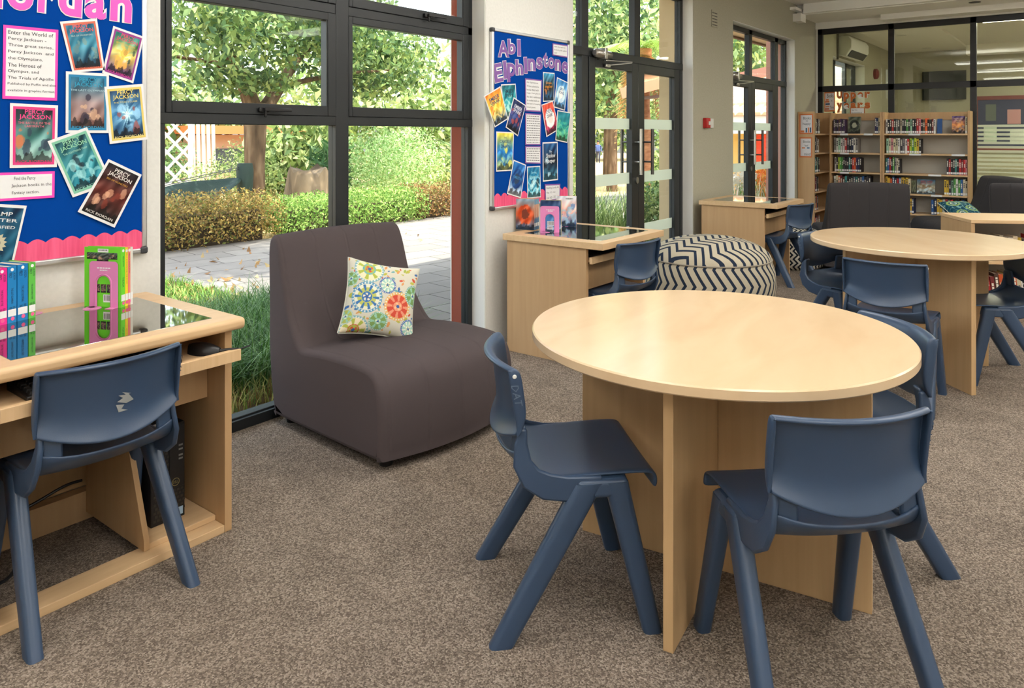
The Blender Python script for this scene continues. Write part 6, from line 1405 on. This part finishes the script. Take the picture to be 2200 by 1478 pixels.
# school building seen through the far doors
t = thing('school_building', 'school building with terracotta roof and orange panels outside the far doors', 'building', (20.0, 4.0, -0.15))
MB().box(0.7, 6, -3, 5.2, 0, 2.1).build('wall', cmat((222, 190, 120)), t)
MB().box(0.0, 0.75, -3, 5.2, 1.52, 2.02).build('eave_band', cmat((236, 232, 224)), t)
rf = MB()
for k in range(34):
    y = -3 + k * 0.24; rf.hexa([(-0.06, y, 2.02), (2.5, y, 2.66), (2.5, y + 0.24, 2.66), (-0.06, y + 0.24, 2.02), (-0.06, y + 0.02, 2.10), (2.5, y + 0.02, 2.74), (2.5, y + 0.15, 2.74), (-0.06, y + 0.15, 2.10)])
rf.build('tiled_roof', noisemat('terracotta_tiles', [(0.3, S(206, 150, 112)), (0.7, S(232, 184, 146))], nscale=8, rough=0.85), t)
MB().box(2.5, 2.7, -3, 5.2, 2.1, 3.25).build('upper_wall', cmat((238, 234, 228)), t)
MB().beam((1.0, -3.0, 4.25), (1.0, 5.2, 2.95), 0.25, 0.26).build('upper_fascia', cmat((170, 120, 104)), t)
for y, c in ((3.38, (232, 72, 40)), (2.74, (238, 116, 36))):
    o = MB().box(0.66, 0.70, y - 0.62, y, 0.25, 1.5).build('painted_panel', cmat(c), t)
    rr_ = random.Random(int(y * 10)); b = MB()
    for k in range(5):
        yy = y - 0.1 - 0.42 * rr_.random(); zz = 0.6 + 0.7 * rr_.random(); b.box(0.655, 0.66, yy - 0.05, yy, zz, zz + 0.10)
    b.build('panel_print', cmat((244, 200, 160)), o)
MB().box(0.60, 0.70, 3.42, 3.62, 0, 1.5).build('pillar', cmat((226, 190, 110)), t)
# the person walking on the path far outside the double doors
t = thing('person', 'person in a blue jumper and dark trousers walking on the garden path', 'person', (38.70, 23.49, -0.385), R(31 + 180))
bm = bpy.data.meshes.new('body')
V = [(0, 0, 0.70), (0, 0, 0.88), (0, 0, 1.04), (0, 0, 1.12), (0.01, 0, 1.20), (0.015, 0, 1.30), (0, 0.13, 1.03), (-0.03, 0.19, 0.84), (0.04, 0.20, 0.66), (0, -0.13, 1.03), (0.0, -0.20, 0.84), (0.09, -0.19, 0.68), (0, 0.07, 0.66), (0.10, 0.075, 0.36), (0.05, 0.075, 0.05), (0.14, 0.08, 0.02), (0, -0.07, 0.66), (-0.05, -0.07, 0.36), (-0.20, -0.07, 0.09), (-0.13, -0.075, 0.02)]
E_ = [(0, 1), (1, 2), (2, 3), (3, 4), (4, 5), (2, 6), (6, 7), (7, 8), (2, 9), (9, 10), (10, 11), (0, 12), (12, 13), (13, 14), (14, 15), (0, 16), (16, 17), (17, 18), (18, 19)]
RD = [0.11, 0.12, 0.12, 0.045, 0.075, 0.085, 0.055, 0.045, 0.035, 0.055, 0.045, 0.035, 0.085, 0.06, 0.045, 0.035, 0.085, 0.06, 0.045, 0.035]
bm.from_pydata(V, E_, []); po = bpy.data.objects.new('body', bm); COL.objects.link(po); po.parent = t
md = po.modifiers.new('skin', 'SKIN'); po.modifiers.new('sub', 'SUBSURF').levels = 2
for i, rad in enumerate(RD): bm.skin_vertices[0].data[i].radius = (rad, rad)
bm.skin_vertices[0].data[0].use_root = True
dg = bpy.context.evaluated_depsgraph_get(); bpy.context.view_layer.update(); me2 = bpy.data.meshes.new_from_object(po.evaluated_get(bpy.context.evaluated_depsgraph_get())); po.modifiers.clear(); po.data = me2
me2.materials.clear()
for c in ((36, 40, 56), (58, 74, 120), (150, 104, 80)): me2.materials.append(cmat(c))
for p in me2.polygons:
    z = p.center.z; x, y = p.center.x, abs(p.center.y)
    p.material_index = 2 if z > 1.10 or (y > 0.14 and z < 0.70) else (1 if z > 0.70 or y > 0.155 else 0); p.use_smooth = True
MB().lathe([(0.02, 1.385), (0.06, 1.37), (0.085, 1.32), (0.088, 1.28), (0.075, 1.25)], 14, (0.0, 0, 0)).build('hair', cmat((26, 22, 22)), t, smooth=True)
# noticeboard of the next room
t = thing('notice_board', 'red-framed notice board with sheets on the far wall of the next room', 'notice board', (15.985, 0.55, 1.55))
MB().box(-0.03, 0, -1.05, 1.05, -0.48, 0.48).build('felt_panel', cmat((30, 40, 84)), t)
f = MB().box(-0.04, 0, -1.12, 1.12, 0.43, 0.50).box(-0.04, 0, -1.12, 1.12, -0.50, -0.43).box(-0.04, 0, 1.05, 1.12, -0.43, 0.43).box(-0.04, 0, -1.12, -1.05, -0.43, 0.43); f.build('frame', cmat((120, 44, 44)), t)
for k, (y, z, w, h, c) in enumerate([(0.85, 0.20, 0.16, 0.30, (90, 100, 96)), (0.50, 0.12, 0.20, 0.26, (196, 140, 146)), (0.86, -0.20, 0.2, 0.28, (190, 206, 196)), (0.44, -0.24, 0.24, 0.26, (200, 206, 204)), (0.08, 0.12, 0.15, 0.28, (200, 206, 180)), (-0.3, 0.1, 0.2, 0.25, (180, 186, 190))]):
    o = MB().box(-0.0325, -0.0305, -w / 2, w / 2, -h / 2, h / 2).build('pinned_sheet', cmat(c), None); o.location = (15.985, 0.55 + y, 1.55 + z); tag(o, ['grey', 'pink', 'mint', 'white', 'cream', 'pale blue'][k] + ' sheet pinned on the red-framed board of the next room', 'sheet', 'sheets on the red-framed board')
